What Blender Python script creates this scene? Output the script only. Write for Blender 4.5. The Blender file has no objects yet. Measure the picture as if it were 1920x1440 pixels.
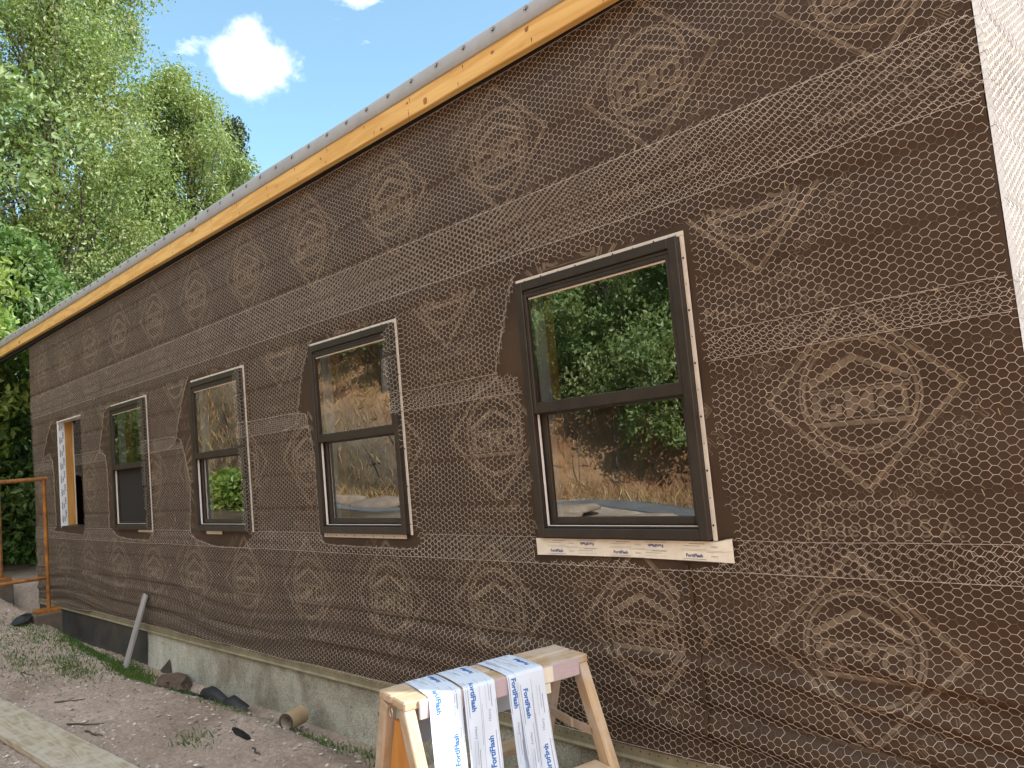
import bpy, bmesh, math, random
import numpy as np
from mathutils import Matrix, Vector

random.seed(7)
rng = np.random.default_rng(7)
SC = bpy.context.scene
COL = SC.collection

# ------------------------------------------------------------------ camera
cam_d = bpy.data.cameras.new("camera"); cam = bpy.data.objects.new("camera", cam_d); COL.objects.link(cam)
cam_d.sensor_width = 36.0; cam_d.lens = 1450 / 1920 * 36; cam_d.clip_start = .05; cam_d.clip_end = 500
YAW, PIT, ROLL = 0.7759, 0.0844, -0.0920
CAM = np.array([0.5135, -2.6706, 1.7291])
def cam_axes():
    cy, sy = math.cos(YAW), math.sin(YAW)
    f = np.array([-sy * math.cos(PIT), cy * math.cos(PIT), math.sin(PIT)])
    r = np.array([cy, sy, 0.]); u = np.cross(r, f); c, s = math.cos(ROLL), math.sin(ROLL)
    return c * r + s * u, -s * r + c * u, f
_r, _u, _f = cam_axes()
cam.matrix_world = Matrix(((_r[0], _u[0], -_f[0], CAM[0]), (_r[1], _u[1], -_f[1], CAM[1]), (_r[2], _u[2], -_f[2], CAM[2]), (0, 0, 0, 1)))
SC.camera = cam

# ------------------------------------------------------------------ light and exposure
SUN = Vector((0.70, 0.372, 0.62)).normalized()
EL = math.asin(SUN.z); AZ = math.atan2(SUN.x, SUN.y)
sd = bpy.data.lights.new("sun", 'SUN'); sd.energy = 3.0; sd.angle = math.radians(.5); sd.color = (1, .95, .86)
so = bpy.data.objects.new("sun", sd); COL.objects.link(so)
so.rotation_euler = SUN.to_track_quat('Z', 'Y').to_euler()
SC.view_settings.view_transform = 'Standard'; SC.view_settings.look = 'None'
SC.view_settings.exposure = 1.55; SC.view_settings.gamma = 1.0; SC.view_settings.use_curve_mapping = False
SC.cycles.max_bounces = 8; SC.cycles.transparent_max_bounces = 12
try:
    SC.cycles.use_denoising = True
except Exception:
    pass

W = bpy.data.worlds.new("World"); SC.world = W; W.use_nodes = True
wn, wl = W.node_tree.nodes, W.node_tree.links
wn.clear()
def N(nodes, t, **kw):
    n = nodes.new(t)
    for k, v in kw.items():
        if k.startswith('i_'):
            key = k[2:]; n.inputs[int(key) if key.isdigit() else key].default_value = v
        else: setattr(n, k, v)
    return n
sky = N(wn, 'ShaderNodeTexSky', sky_type='NISHITA', sun_disc=False, sun_elevation=EL, sun_rotation=AZ, altitude=1500, air_density=1.0, dust_density=1.3, ozone_density=1.2)
bg = N(wn, 'ShaderNodeBackground', i_1=.135); wo = N(wn, 'ShaderNodeOutputWorld')
tc = N(wn, 'ShaderNodeTexCoord')
def vmath(op, a, b=None):
    n = N(wn, 'ShaderNodeVectorMath', operation=op); wl.new(a, n.inputs[0])
    if b is not None:
        if isinstance(b, (tuple, list)): n.inputs[1].default_value = b
        else: wl.new(b, n.inputs[1])
    return n
def wmath(op, a, b=None, c=None):
    n = N(wn, 'ShaderNodeMath', operation=op)
    for i, x in enumerate((a, b, c)):
        if x is None: continue
        if isinstance(x, (int, float)): n.inputs[i].default_value = x
        else: wl.new(x, n.inputs[i])
    return n.outputs[0]
# the cumulus: a warped disc of directions round one bearing, and thin wisps
CLD = Vector((-0.7745, 0.4195, 0.470)).normalized()
ca = CLD.cross(Vector((0, 0, 1))).normalized(); cb = ca.cross(CLD)
no = N(wn, 'ShaderNodeTexNoise', i_Scale=14.0, i_Detail=9.0, i_Roughness=.62); wl.new(tc.outputs['Generated'], no.inputs['Vector'])
wrp = vmath('SCALE', vmath('SUBTRACT', no.outputs['Color'], (.5, .5, .5)).outputs[0]); wrp.inputs['Scale'].default_value = .11
pv = vmath('ADD', tc.outputs['Generated'], wrp.outputs[0])
da = vmath('DOT_PRODUCT', pv.outputs[0], tuple(ca)).outputs['Value']; db = vmath('DOT_PRODUCT', pv.outputs[0], tuple(cb)).outputs['Value']
rr = wmath('SQRT', wmath('ADD', wmath('POWER', wmath('MULTIPLY', da, 1 / .035), 2.0), wmath('POWER', wmath('MULTIPLY', db, 1 / .036), 2.0)))
cm = N(wn, 'ShaderNodeMapRange', interpolation_type='SMOOTHSTEP'); wl.new(rr, cm.inputs[0])
cm.inputs[1].default_value = 1.75; cm.inputs[2].default_value = .35; cm.inputs[3].default_value = 0; cm.inputs[4].default_value = 1
mp = N(wn, 'ShaderNodeMapping'); mp.inputs['Scale'].default_value = (3, 3, 6); wl.new(tc.outputs['Generated'], mp.inputs['Vector'])
n2 = N(wn, 'ShaderNodeTexNoise', i_Scale=2.2, i_Detail=8.0, i_Roughness=.6); wl.new(mp.outputs[0], n2.inputs['Vector'])
# unseen bright cloud added behind the camera to lift and warm the shade
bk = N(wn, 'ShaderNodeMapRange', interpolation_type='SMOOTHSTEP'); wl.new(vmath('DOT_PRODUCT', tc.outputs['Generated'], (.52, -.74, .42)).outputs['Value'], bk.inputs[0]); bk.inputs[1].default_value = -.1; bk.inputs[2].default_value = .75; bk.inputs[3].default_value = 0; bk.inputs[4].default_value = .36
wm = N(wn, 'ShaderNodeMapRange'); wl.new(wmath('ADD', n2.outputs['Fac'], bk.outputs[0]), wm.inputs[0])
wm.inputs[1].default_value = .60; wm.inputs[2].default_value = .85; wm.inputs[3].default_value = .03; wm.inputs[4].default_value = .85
n3 = N(wn, 'ShaderNodeTexNoise', i_Scale=34.0, i_Detail=6.0, i_Roughness=.6); wl.new(tc.outputs['Generated'], n3.inputs['Vector'])
puff = wmath('MULTIPLY', wmath('POWER', cm.outputs[0], 2.4), wmath('ADD', wmath('MULTIPLY', n3.outputs['Fac'], .9), .25))
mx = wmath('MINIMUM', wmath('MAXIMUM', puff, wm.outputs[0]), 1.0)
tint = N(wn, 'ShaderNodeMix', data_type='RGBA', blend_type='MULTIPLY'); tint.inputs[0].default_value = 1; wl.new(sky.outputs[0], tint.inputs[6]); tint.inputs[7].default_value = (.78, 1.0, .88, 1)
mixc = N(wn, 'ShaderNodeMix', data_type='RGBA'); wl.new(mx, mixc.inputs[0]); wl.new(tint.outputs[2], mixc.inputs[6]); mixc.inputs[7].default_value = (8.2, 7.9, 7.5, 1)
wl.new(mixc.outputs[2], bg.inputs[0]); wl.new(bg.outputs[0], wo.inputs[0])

# ------------------------------------------------------------------ materials
MATS = {}
def mat(name, col, rough=.7, metal=0., spec=.4, var=0., vscale=6., bump=0., bscale=40., col2=None, stretch=None, coord='pos', rand=0.):
    m = bpy.data.materials.new(name); m.use_nodes = True
    nt = m.node_tree; nd, lk = nt.nodes, nt.links
    b = nd['Principled BSDF']; b.inputs['Roughness'].default_value = rough; b.inputs['Metallic'].default_value = metal
    b.inputs['Specular IOR Level'].default_value = spec; b.inputs['Base Color'].default_value = (*col, 1)
    if coord == 'pos': v = nd.new('ShaderNodeNewGeometry').outputs['Position']
    elif coord == 'bc':
        a = nd.new('ShaderNodeAttribute'); a.attribute_name = 'bc'; v = a.outputs['Vector']
    else: v = nd.new('ShaderNodeTexCoord').outputs['Object']
    if stretch:
        mpg = nd.new('ShaderNodeMapping'); mpg.inputs['Scale'].default_value = stretch; lk.new(v, mpg.inputs['Vector']); v = mpg.outputs[0]
    if var or col2:
        n = nd.new('ShaderNodeTexNoise'); n.inputs['Scale'].default_value = vscale; n.inputs['Detail'].default_value = 7; n.inputs['Roughness'].default_value = .62; lk.new(v, n.inputs['Vector'])
        r = nd.new('ShaderNodeValToRGB'); lk.new(n.outputs['Fac'], r.inputs[0])
        c2 = col2 if col2 else tuple(min(1, c * (1 + var)) for c in col); c1 = col if col2 else tuple(c * (1 - var) for c in col)
        r.color_ramp.elements[0].position = .32; r.color_ramp.elements[1].position = .68
        r.color_ramp.elements[0].color = (*c1, 1); r.color_ramp.elements[1].color = (*c2, 1)
        out = r.outputs[0]
        if rand:
            g = nd.new('ShaderNodeNewGeometry'); h = nd.new('ShaderNodeHueSaturation'); mr = nd.new('ShaderNodeMapRange')
            lk.new(g.outputs['Random Per Island'], mr.inputs[0]); mr.inputs[3].default_value = 1 - rand; mr.inputs[4].default_value = 1 + rand
            lk.new(mr.outputs[0], h.inputs['Value']); lk.new(out, h.inputs['Color']); out = h.outputs[0]
        lk.new(out, b.inputs['Base Color'])
    if bump:
        n = nd.new('ShaderNodeTexNoise'); n.inputs['Scale'].default_value = bscale; n.inputs['Detail'].default_value = 6; lk.new(v, n.inputs['Vector'])
        bp = nd.new('ShaderNodeBump'); bp.inputs['Strength'].default_value = bump; bp.inputs['Distance'].default_value = .01
        lk.new(n.outputs['Fac'], bp.inputs['Height']); lk.new(bp.outputs[0], b.inputs['Normal'])
    MATS[name] = m
    return m

def wood(name, c1, c2, rough=.65, ring=26., knots=(.2, .07, .02), kn=.5, stain=None):
    """sawn timber: rings stretched along the board's own length (attribute bc), knots and grime"""
    m = bpy.data.materials.new(name); m.use_nodes = True
    nd, lk = m.node_tree.nodes, m.node_tree.links; b = nd['Principled BSDF']; b.inputs['Roughness'].default_value = rough; b.inputs['Specular IOR Level'].default_value = .3
    a = nd.new('ShaderNodeAttribute'); a.attribute_name = 'bc'
    mp = nd.new('ShaderNodeMapping'); mp.inputs['Scale'].default_value = (.9, 9, 9); lk.new(a.outputs['Vector'], mp.inputs[0])
    wv = nd.new('ShaderNodeTexNoise'); wv.inputs['Scale'].default_value = 1.1; wv.inputs['Detail'].default_value = 2; wv.inputs['Distortion'].default_value = .6; lk.new(mp.outputs[0], wv.inputs['Vector'])
    s = nd.new('ShaderNodeMath'); s.operation = 'MULTIPLY'; lk.new(wv.outputs['Fac'], s.inputs[0]); s.inputs[1].default_value = ring
    sn = nd.new('ShaderNodeMath'); sn.operation = 'SINE'; lk.new(s.outputs[0], sn.inputs[0])
    m1 = nd.new('ShaderNodeMapRange'); lk.new(sn.outputs[0], m1.inputs[0]); m1.inputs[1].default_value = -1
    fine = nd.new('ShaderNodeTexNoise'); fine.inputs['Scale'].default_value = 12; fine.inputs['Detail'].default_value = 5
    mp2 = nd.new('ShaderNodeMapping'); mp2.inputs['Scale'].default_value = (.6, 12, 12); lk.new(a.outputs['Vector'], mp2.inputs[0]); lk.new(mp2.outputs[0], fine.inputs['Vector'])
    ad = nd.new('ShaderNodeMath'); ad.operation = 'MULTIPLY_ADD'; lk.new(m1.outputs[0], ad.inputs[0]); ad.inputs[1].default_value = .5; lk.new(fine.outputs['Fac'], ad.inputs[2])
    mr = nd.new('ShaderNodeMapRange'); lk.new(ad.outputs[0], mr.inputs[0]); mr.inputs[1].default_value = .35; mr.inputs[2].default_value = 1.05
    mix = nd.new('ShaderNodeMix'); mix.data_type = 'RGBA'; lk.new(mr.outputs[0], mix.inputs[0]); mix.inputs[6].default_value = (*c1, 1); mix.inputs[7].default_value = (*c2, 1)
    vo = nd.new('ShaderNodeTexVoronoi'); vo.inputs['Scale'].default_value = 1.0; mp3 = nd.new('ShaderNodeMapping'); mp3.inputs['Scale'].default_value = (1.9, 5, 5); lk.new(a.outputs['Vector'], mp3.inputs[0]); lk.new(mp3.outputs[0], vo.inputs['Vector'])
    kr = nd.new('ShaderNodeMapRange'); kr.interpolation_type = 'SMOOTHSTEP'; lk.new(vo.outputs['Distance'], kr.inputs[0]); kr.inputs[1].default_value = .12; kr.inputs[2].default_value = .03; kr.inputs[4].default_value = kn
    mk = nd.new('ShaderNodeMix'); mk.data_type = 'RGBA'; lk.new(kr.outputs[0], mk.inputs[0]); lk.new(mix.outputs[2], mk.inputs[6]); mk.inputs[7].default_value = (*knots, 1)
    out = mk.outputs[2]
    if stain:
        g = nd.new('ShaderNodeNewGeometry'); n = nd.new('ShaderNodeTexNoise'); n.inputs['Scale'].default_value = 7; n.inputs['Detail'].default_value = 6; n.inputs['Roughness'].default_value = .65; lk.new(g.outputs['Position'], n.inputs['Vector'])
        r = nd.new('ShaderNodeMapRange'); lk.new(n.outputs['Fac'], r.inputs[0]); r.inputs[1].default_value = .42; r.inputs[2].default_value = .62; r.inputs[4].default_value = .85
        ms = nd.new('ShaderNodeMix'); ms.data_type = 'RGBA'; lk.new(r.outputs[0], ms.inputs[0]); lk.new(out, ms.inputs[6]); ms.inputs[7].default_value = (*stain, 1); out = ms.outputs[2]
    lk.new(out, b.inputs['Base Color'])
    bp = nd.new('ShaderNodeBump'); bp.inputs['Strength'].default_value = .25; bp.inputs['Distance'].default_value = .003; lk.new(mr.outputs[0], bp.inputs['Height']); lk.new(bp.outputs[0], b.inputs['Normal'])
    MATS[name] = m; return m

def leafmat(name, c1, c2, trans=.45):
    m = bpy.data.materials.new(name); m.use_nodes = True
    nd, lk = m.node_tree.nodes, m.node_tree.links; nd.clear()
    o = nd.new('ShaderNodeOutputMaterial'); g = nd.new('ShaderNodeNewGeometry')
    mix = nd.new('ShaderNodeMix'); mix.data_type = 'RGBA'; lk.new(g.outputs['Random Per Island'], mix.inputs[0]); mix.inputs[6].default_value = (*c1, 1); mix.inputs[7].default_value = (*c2, 1)
    n = nd.new('ShaderNodeTexNoise'); n.inputs['Scale'].default_value = .8; n.inputs['Detail'].default_value = 3; lk.new(g.outputs['Position'], n.inputs['Vector'])
    h = nd.new('ShaderNodeHueSaturation'); mr = nd.new('ShaderNodeMapRange'); lk.new(n.outputs['Fac'], mr.inputs[0]); mr.inputs[1].default_value = .3; mr.inputs[2].default_value = .7; mr.inputs[3].default_value = .47; mr.inputs[4].default_value = .52
    lk.new(mr.outputs[0], h.inputs['Hue']); lk.new(mix.outputs[2], h.inputs['Color'])
    d = nd.new('ShaderNodeBsdfDiffuse'); t = nd.new('ShaderNodeBsdfTranslucent'); gl = nd.new('ShaderNodeBsdfGlossy'); gl.inputs['Roughness'].default_value = .45; gl.inputs['Color'].default_value = (.5, .5, .5, 1)
    lk.new(h.outputs[0], d.inputs[0]); tb = nd.new('ShaderNodeMix'); tb.data_type = 'RGBA'; tb.blend_type = 'MULTIPLY'; tb.inputs[0].default_value = 1; lk.new(h.outputs[0], tb.inputs[6]); tb.inputs[7].default_value = (1.2, 1.25, .6, 1); lk.new(tb.outputs[2], t.inputs[0])
    m1 = nd.new('ShaderNodeMixShader'); m1.inputs[0].default_value = trans; lk.new(d.outputs[0], m1.inputs[1]); lk.new(t.outputs[0], m1.inputs[2])
    m2 = nd.new('ShaderNodeMixShader'); m2.inputs[0].default_value = .07; lk.new(m1.outputs[0], m2.inputs[1]); lk.new(gl.outputs[0], m2.inputs[2]); lk.new(m2.outputs[0], o.inputs[0])
    MATS[name] = m; return m

mat('paper', (.0455, .0270, .0155), .60, 0, .35, var=.25, vscale=2.2, bump=.10, bscale=14)
mat('print', (.142, .110, .078), .65, 0, .3, var=.35, vscale=14)
mat('wire', (.57, .53, .475), .5, .25, .5, rand=.25, var=.15)
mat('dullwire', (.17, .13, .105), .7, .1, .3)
mat('staple', (.62, .55, .36), .4, .6)
mat('endpaper', (.25, .235, .235), .8, 0, .2, var=.12, vscale=3)
mat('trim', (.33, .345, .36), .5, .15, .4, var=.1, vscale=5)
mat('screw', (.40, .42, .44), .4, .5)
mat('washer', (.045, .05, .055), .6)
mat('bronze', (.021, .0175, .014), .42, 0, .5, var=.3, vscale=9)
mat('bronzedark', (.010, .009, .010), .5)
mat('flange', (.58, .56, .51), .6, 0, .3, var=.1, vscale=12)
mat('weather', (.72, .71, .72), .5)
mat('screen', (.030, .030, .030), .9, 0, .1)
mat('room', (.10, .085, .07), .9)
def concretemat():
    m = bpy.data.materials.new('concrete'); m.use_nodes = True; nd, lk = m.node_tree.nodes, m.node_tree.links; b = nd['Principled BSDF']; b.inputs['Roughness'].default_value = .92; b.inputs['Specular IOR Level'].default_value = .2
    g = nd.new('ShaderNodeNewGeometry')
    def noise(sc, d=6, r=.6, st=None):
        v = g.outputs['Position']
        if st: mp = nd.new('ShaderNodeMapping'); mp.inputs['Scale'].default_value = st; lk.new(v, mp.inputs[0]); v = mp.outputs[0]
        n = nd.new('ShaderNodeTexNoise'); n.inputs['Scale'].default_value = sc; n.inputs['Detail'].default_value = d; n.inputs['Roughness'].default_value = r; lk.new(v, n.inputs['Vector']); return n.outputs['Fac']
    def rng_(f, a, b_, c=0., d=1.): q = nd.new('ShaderNodeMapRange'); q.interpolation_type = 'SMOOTHSTEP'; lk.new(f, q.inputs[0]); q.inputs[1].default_value = a; q.inputs[2].default_value = b_; q.inputs[3].default_value = c; q.inputs[4].default_value = d; return q.outputs[0]
    def mix(f, a, b_, bt='MIX'):
        q = nd.new('ShaderNodeMix'); q.data_type = 'RGBA'; q.blend_type = bt
        (lk.new(f, q.inputs[0]) if not isinstance(f, (int, float)) else setattr(q.inputs[0], 'default_value', f))
        for k, x in ((6, a), (7, b_)):
            if isinstance(x, tuple): q.inputs[k].default_value = (*x, 1)
            else: lk.new(x, q.inputs[k])
        return q.outputs[2]
    c = mix(rng_(noise(2.6, 8, .65), .36, .66), (.23, .235, .20), (.43, .455, .42))
    sp = nd.new('ShaderNodeSeparateXYZ'); lk.new(g.outputs['Position'], sp.inputs[0])
    w = nd.new('ShaderNodeMath'); w.operation = 'MULTIPLY_ADD'; lk.new(noise(3, 4), w.inputs[0]); w.inputs[1].default_value = 1.6; lk.new(sp.outputs['X'], w.inputs[2])
    pl = rng_(w.outputs[0], -4.6, -5.6, 0, .8)
    c = mix(pl, c, mix(rng_(noise(5, 7, .7, (1, 1, .35)), .35, .65), (.50, .54, .50), (.62, .68, .70)))
    c = mix(rng_(noise(1.7, 6, .7, (1, 1, .5)), .55, .72, 0, .55), c, (.19, .15, .10))
    c = mix(rng_(noise(14, 5, .7), .60, .70, 0, .7), c, (.10, .095, .08))
    c = mix(1.0, c, mix(rng_(noise(140, 4, .8), .35, .65), (.55, .55, .54), (1.3, 1.28, 1.22)), 'MULTIPLY')
    lk.new(c, b.inputs['Base Color'])
    bp = nd.new('ShaderNodeBump'); bp.inputs['Strength'].default_value = .9; bp.inputs['Distance'].default_value = .006; lk.new(noise(120, 6, .8), bp.inputs['Height']); lk.new(bp.outputs[0], b.inputs['Normal'])
    MATS['concrete'] = m
concretemat()
mat('damp', (.032, .036, .040), .55, 0, .4, col2=(.075, .072, .065), vscale=4, bump=.3, bscale=60)
mat('screed', (.16, .15, .10), .65, .2, .3, col2=(.26, .24, .165), vscale=8)
mat('hole', (.008, .008, .008), .9)
mat('membrane', (.007, .007, .009), .5, 0, .4, bump=.3, bscale=30)
mat('clod', (.06, .043, .034), .95, col2=(.12, .085, .066), vscale=9, bump=1.2, bscale=40)
mat('pebble', (.34, .31, .29), .9, var=.3, vscale=30, rand=.55)
mat('card', (.33, .255, .16), .85, 0, .2, var=.12, vscale=10)
mat('cardin', (.36, .32, .27), .9)
mat('tape', (.57, .67, .83), .42, 0, .4, var=.03, vscale=10)
mat('oldtape', (.66, .645, .57), .55, 0, .3, var=.08, vscale=20)
mat('ink', (.015, .12, .42), .6)
mat('inkdark', (.05, .07, .22), .6)
mat('inkgrey', (.22, .26, .34), .6)
mat('jambtape', (.70, .78, .84), .5, var=.12, vscale=8)
mat('scaffold', (.36, .15, .02), .5, 0, .4, col2=(.12, .045, .02), vscale=9, bump=.2)
mat('knot', (.22, .075, .025), .5, col2=(.36, .16, .05), vscale=60)
mat('rust', (.15, .065, .03), .75, 0, .3, col2=(.30, .145, .04), vscale=12, bump=.3)
mat('greyzinc', (.42, .44, .46), .45, .5)
mat('block', (.10, .085, .072), .95, var=.25, vscale=9, bump=.5)
mat('bark', (.11, .09, .075), .95, var=.35, vscale=9, bump=.8, bscale=25)
mat('tarp', (.12, .125, .14), .6, var=.2, vscale=3)
mat('boulder', (.16, .115, .09), .9, col2=(.26, .21, .17), vscale=4, bump=.6)
mat('twig', (.075, .06, .05), .9)
mat('chip', (.38, .34, .28), .9, rand=.4, var=.1)
mat('iron', (.45, .45, .45), .35, .8)
mat('roofmetal', (.24, .26, .28), .45, .3)
wood('fascia', (.70, .49, .19), (.57, .35, .11), ring=24, knots=(.13, .05, .02), kn=.85)
wood('stud', (.56, .32, .10), (.42, .22, .06))
wood('weathered', (.42, .375, .29), (.27, .235, .17), ring=46, knots=(.16, .13, .09), stain=(.43, .41, .36))
wood('greybatten', (.36, .37, .38), (.25, .255, .27), ring=20)
wood('trestle', (.48, .37, .25), (.36, .26, .16), ring=20, knots=(.2, .1, .05), kn=.4, stain=(.47, .425, .385))
wood('painted', (.50, .46, .47), (.40, .36, .38), ring=14, kn=.1, stain=(.42, .33, .40))
wood('ply', (.52, .25, .065), (.42, .18, .04), ring=18)
wood('shed', (.085, .075, .065), (.05, .045, .04), ring=20)
leafmat('leaf', (.125, .20, .055), (.275, .345, .145), .45)
leafmat('leaf2', (.12, .20, .07), (.24, .32, .14), .42)
leafmat('leafdark', (.06, .125, .035), (.13, .235, .06), .42)
leafmat('leafyellow', (.13, .22, .04), (.25, .34, .08), .45)
leafmat('needle', (.025, .05, .028), (.055, .09, .045), .2)
leafmat('grass', (.05, .13, .022), (.11, .20, .045), .4)
leafmat('drygrass', (.28, .16, .08), (.46, .31, .15), .3)

# glass: mirror share by angle over clear
def glassmat():
    m = bpy.data.materials.new('glass'); m.use_nodes = True; nd, lk = m.node_tree.nodes, m.node_tree.links; nd.clear()
    o = nd.new('ShaderNodeOutputMaterial'); t = nd.new('ShaderNodeBsdfTransparent'); t.inputs[0].default_value = (.88, .92, .91, 1)
    g = nd.new('ShaderNodeBsdfGlossy'); g.inputs['Roughness'].default_value = .0; g.inputs['Color'].default_value = (.93, .95, .93, 1)
    lw = nd.new('ShaderNodeLayerWeight'); lw.inputs['Blend'].default_value = .35
    mr = nd.new('ShaderNodeMapRange'); lk.new(lw.outputs['Fresnel'], mr.inputs[0]); mr.inputs[1].default_value = .0; mr.inputs[2].default_value = .9; mr.inputs[3].default_value = .34; mr.inputs[4].default_value = .85
    n = nd.new('ShaderNodeTexNoise'); n.inputs['Scale'].default_value = 1.3; ge = nd.new('ShaderNodeNewGeometry'); lk.new(ge.outputs['Position'], n.inputs['Vector'])
    bp = nd.new('ShaderNodeBump'); bp.inputs['Strength'].default_value = .05; bp.inputs['Distance'].default_value = .02; lk.new(n.outputs['Fac'], bp.inputs['Height']); lk.new(bp.outputs[0], g.inputs['Normal'])
    ms = nd.new('ShaderNodeMixShader'); lk.new(mr.outputs[0], ms.inputs[0]); lk.new(t.outputs[0], ms.inputs[1]); lk.new(g.outputs[0], ms.inputs[2]); lk.new(ms.outputs[0], o.inputs[0])
    MATS['glass'] = m
glassmat()

def groundmat():
    m = bpy.data.materials.new('soil'); m.use_nodes = True; nd, lk = m.node_tree.nodes, m.node_tree.links; b = nd['Principled BSDF']; b.inputs['Roughness'].default_value = .95; b.inputs['Specular IOR Level'].default_value = .15
    g = nd.new('ShaderNodeNewGeometry')
    def noise(s, d=6, r=.6):
        n = nd.new('ShaderNodeTexNoise'); n.inputs['Scale'].default_value = s; n.inputs['Detail'].default_value = d; n.inputs['Roughness'].default_value = r; lk.new(g.outputs['Position'], n.inputs['Vector']); return n.outputs['Fac']
    def ramp(f, a, b_, p0=.35, p1=.65):
        r = nd.new('ShaderNodeValToRGB'); lk.new(f, r.inputs[0]); e = r.color_ramp.elements; e[0].position = p0; e[1].position = p1; e[0].color = (*a, 1); e[1].color = (*b_, 1); return r.outputs[0]
    base = ramp(noise(1.6), (.30, .243, .203), (.44, .372, .328))
    fine = ramp(noise(38, 8, .7), (.66, .65, .64), (1.25, 1.24, 1.22), .3, .72)
    mm = nd.new('ShaderNodeMix'); mm.data_type = 'RGBA'; mm.blend_type = 'MULTIPLY'; mm.inputs[0].default_value = 1; lk.new(base, mm.inputs[6]); lk.new(fine, mm.inputs[7])
    sp = nd.new('ShaderNodeSeparateXYZ'); lk.new(g.outputs['Position'], sp.inputs[0])
    fy = nd.new('ShaderNodeMapRange'); fy.interpolation_type = 'SMOOTHSTEP'; lk.new(sp.outputs['Y'], fy.inputs[0]); fy.inputs[1].default_value = -9.5; fy.inputs[2].default_value = -11.5
    bank = ramp(noise(.9, 8, .65), (.17, .085, .05), (.40, .24, .135), .35, .68)
    m2 = nd.new('ShaderNodeMix'); m2.data_type = 'RGBA'; lk.new(fy.outputs[0], m2.inputs[0]); lk.new(mm.outputs[2], m2.inputs[6]); lk.new(bank, m2.inputs[7])
    fx = nd.new('ShaderNodeMapRange'); fx.interpolation_type = 'SMOOTHSTEP'; lk.new(sp.outputs['X'], fx.inputs[0]); fx.inputs[1].default_value = -11.2; fx.inputs[2].default_value = -13.5
    floor_ = ramp(noise(2.5, 7), (.035, .03, .022), (.11, .085, .055))
    m3 = nd.new('ShaderNodeMix'); m3.data_type = 'RGBA'; f3 = nd.new('ShaderNodeMath'); f3.operation = 'MULTIPLY'
    iv = nd.new('ShaderNodeMath'); iv.operation = 'SUBTRACT'; iv.inputs[0].default_value = 1; lk.new(fy.outputs[0], iv.inputs[1]); lk.new(fx.outputs[0], f3.inputs[0]); lk.new(iv.outputs[0], f3.inputs[1])
    lk.new(f3.outputs[0], m3.inputs[0]); lk.new(m2.outputs[2], m3.inputs[6]); lk.new(floor_, m3.inputs[7])
    rx = nd.new('ShaderNodeMapRange'); rx.interpolation_type = 'SMOOTHSTEP'; lk.new(sp.outputs['X'], rx.inputs[0]); rx.inputs[1].default_value = -1.8; rx.inputs[2].default_value = .2; rx.inputs[4].default_value = .8  # redder soil out of view, added to bounce warm light onto the wall
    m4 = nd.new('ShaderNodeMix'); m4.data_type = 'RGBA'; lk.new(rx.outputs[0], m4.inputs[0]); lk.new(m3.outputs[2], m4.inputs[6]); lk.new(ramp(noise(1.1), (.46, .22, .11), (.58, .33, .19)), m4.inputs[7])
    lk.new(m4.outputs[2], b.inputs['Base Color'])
    bp = nd.new('ShaderNodeBump'); bp.inputs['Strength'].default_value = .9; bp.inputs['Distance'].default_value = .02; lk.new(noise(55, 8, .75), bp.inputs['Height']); lk.new(bp.outputs[0], b.inputs['Normal'])
    MATS['soil'] = m
groundmat()

# ------------------------------------------------------------------ mesh builder
class MB:
    def __init__(s): s.V = []; s.n = 0; s.F = []; s.M = []; s.B = []; s.S = []
    def add(s, v, f, m=0, bc=None, smooth=False):
        v = np.asarray(v, float).reshape(-1, 3); s.V.append(v); s.B.append(v if bc is None else np.asarray(bc, float))
        if isinstance(f, np.ndarray):
            s.F.append(f + s.n); s.M.append(np.full(len(f), m)); s.S.append(np.full(len(f), smooth))
        else:
            for k in sorted({len(q) for q in f}):
                a = np.array([q for q in f if len(q) == k], int) + s.n
                s.F.append(a); s.M.append(np.full(len(a), m)); s.S.append(np.full(len(a), smooth))
        s.n += len(v); return s
    def mesh(s, name, off=(0, 0, 0)):
        me = bpy.data.meshes.new(name); V = np.concatenate(s.V) - np.asarray(off)
        me.vertices.add(len(V)); me.vertices.foreach_set('co', V.ravel().astype(np.float32))
        loops = np.concatenate([f.ravel() for f in s.F]); tot = np.concatenate([np.full(len(f), f.shape[1]) for f in s.F])
        me.loops.add(len(loops)); me.loops.foreach_set('vertex_index', loops.astype(np.int32))
        me.polygons.add(len(tot)); st = np.concatenate([[0], np.cumsum(tot)[:-1]])
        me.polygons.foreach_set('loop_start', st.astype(np.int32)); me.polygons.foreach_set('loop_total', tot.astype(np.int32))
        me.polygons.foreach_set('material_index', np.concatenate(s.M).astype(np.int32)); me.polygons.foreach_set('use_smooth', np.concatenate(s.S))
        a = me.attributes.new('bc', 'FLOAT_VECTOR', 'POINT'); a.data.foreach_set('vector', np.concatenate(s.B).ravel().astype(np.float32))
        me.update(calc_edges=True); me.validate(); return me

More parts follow.
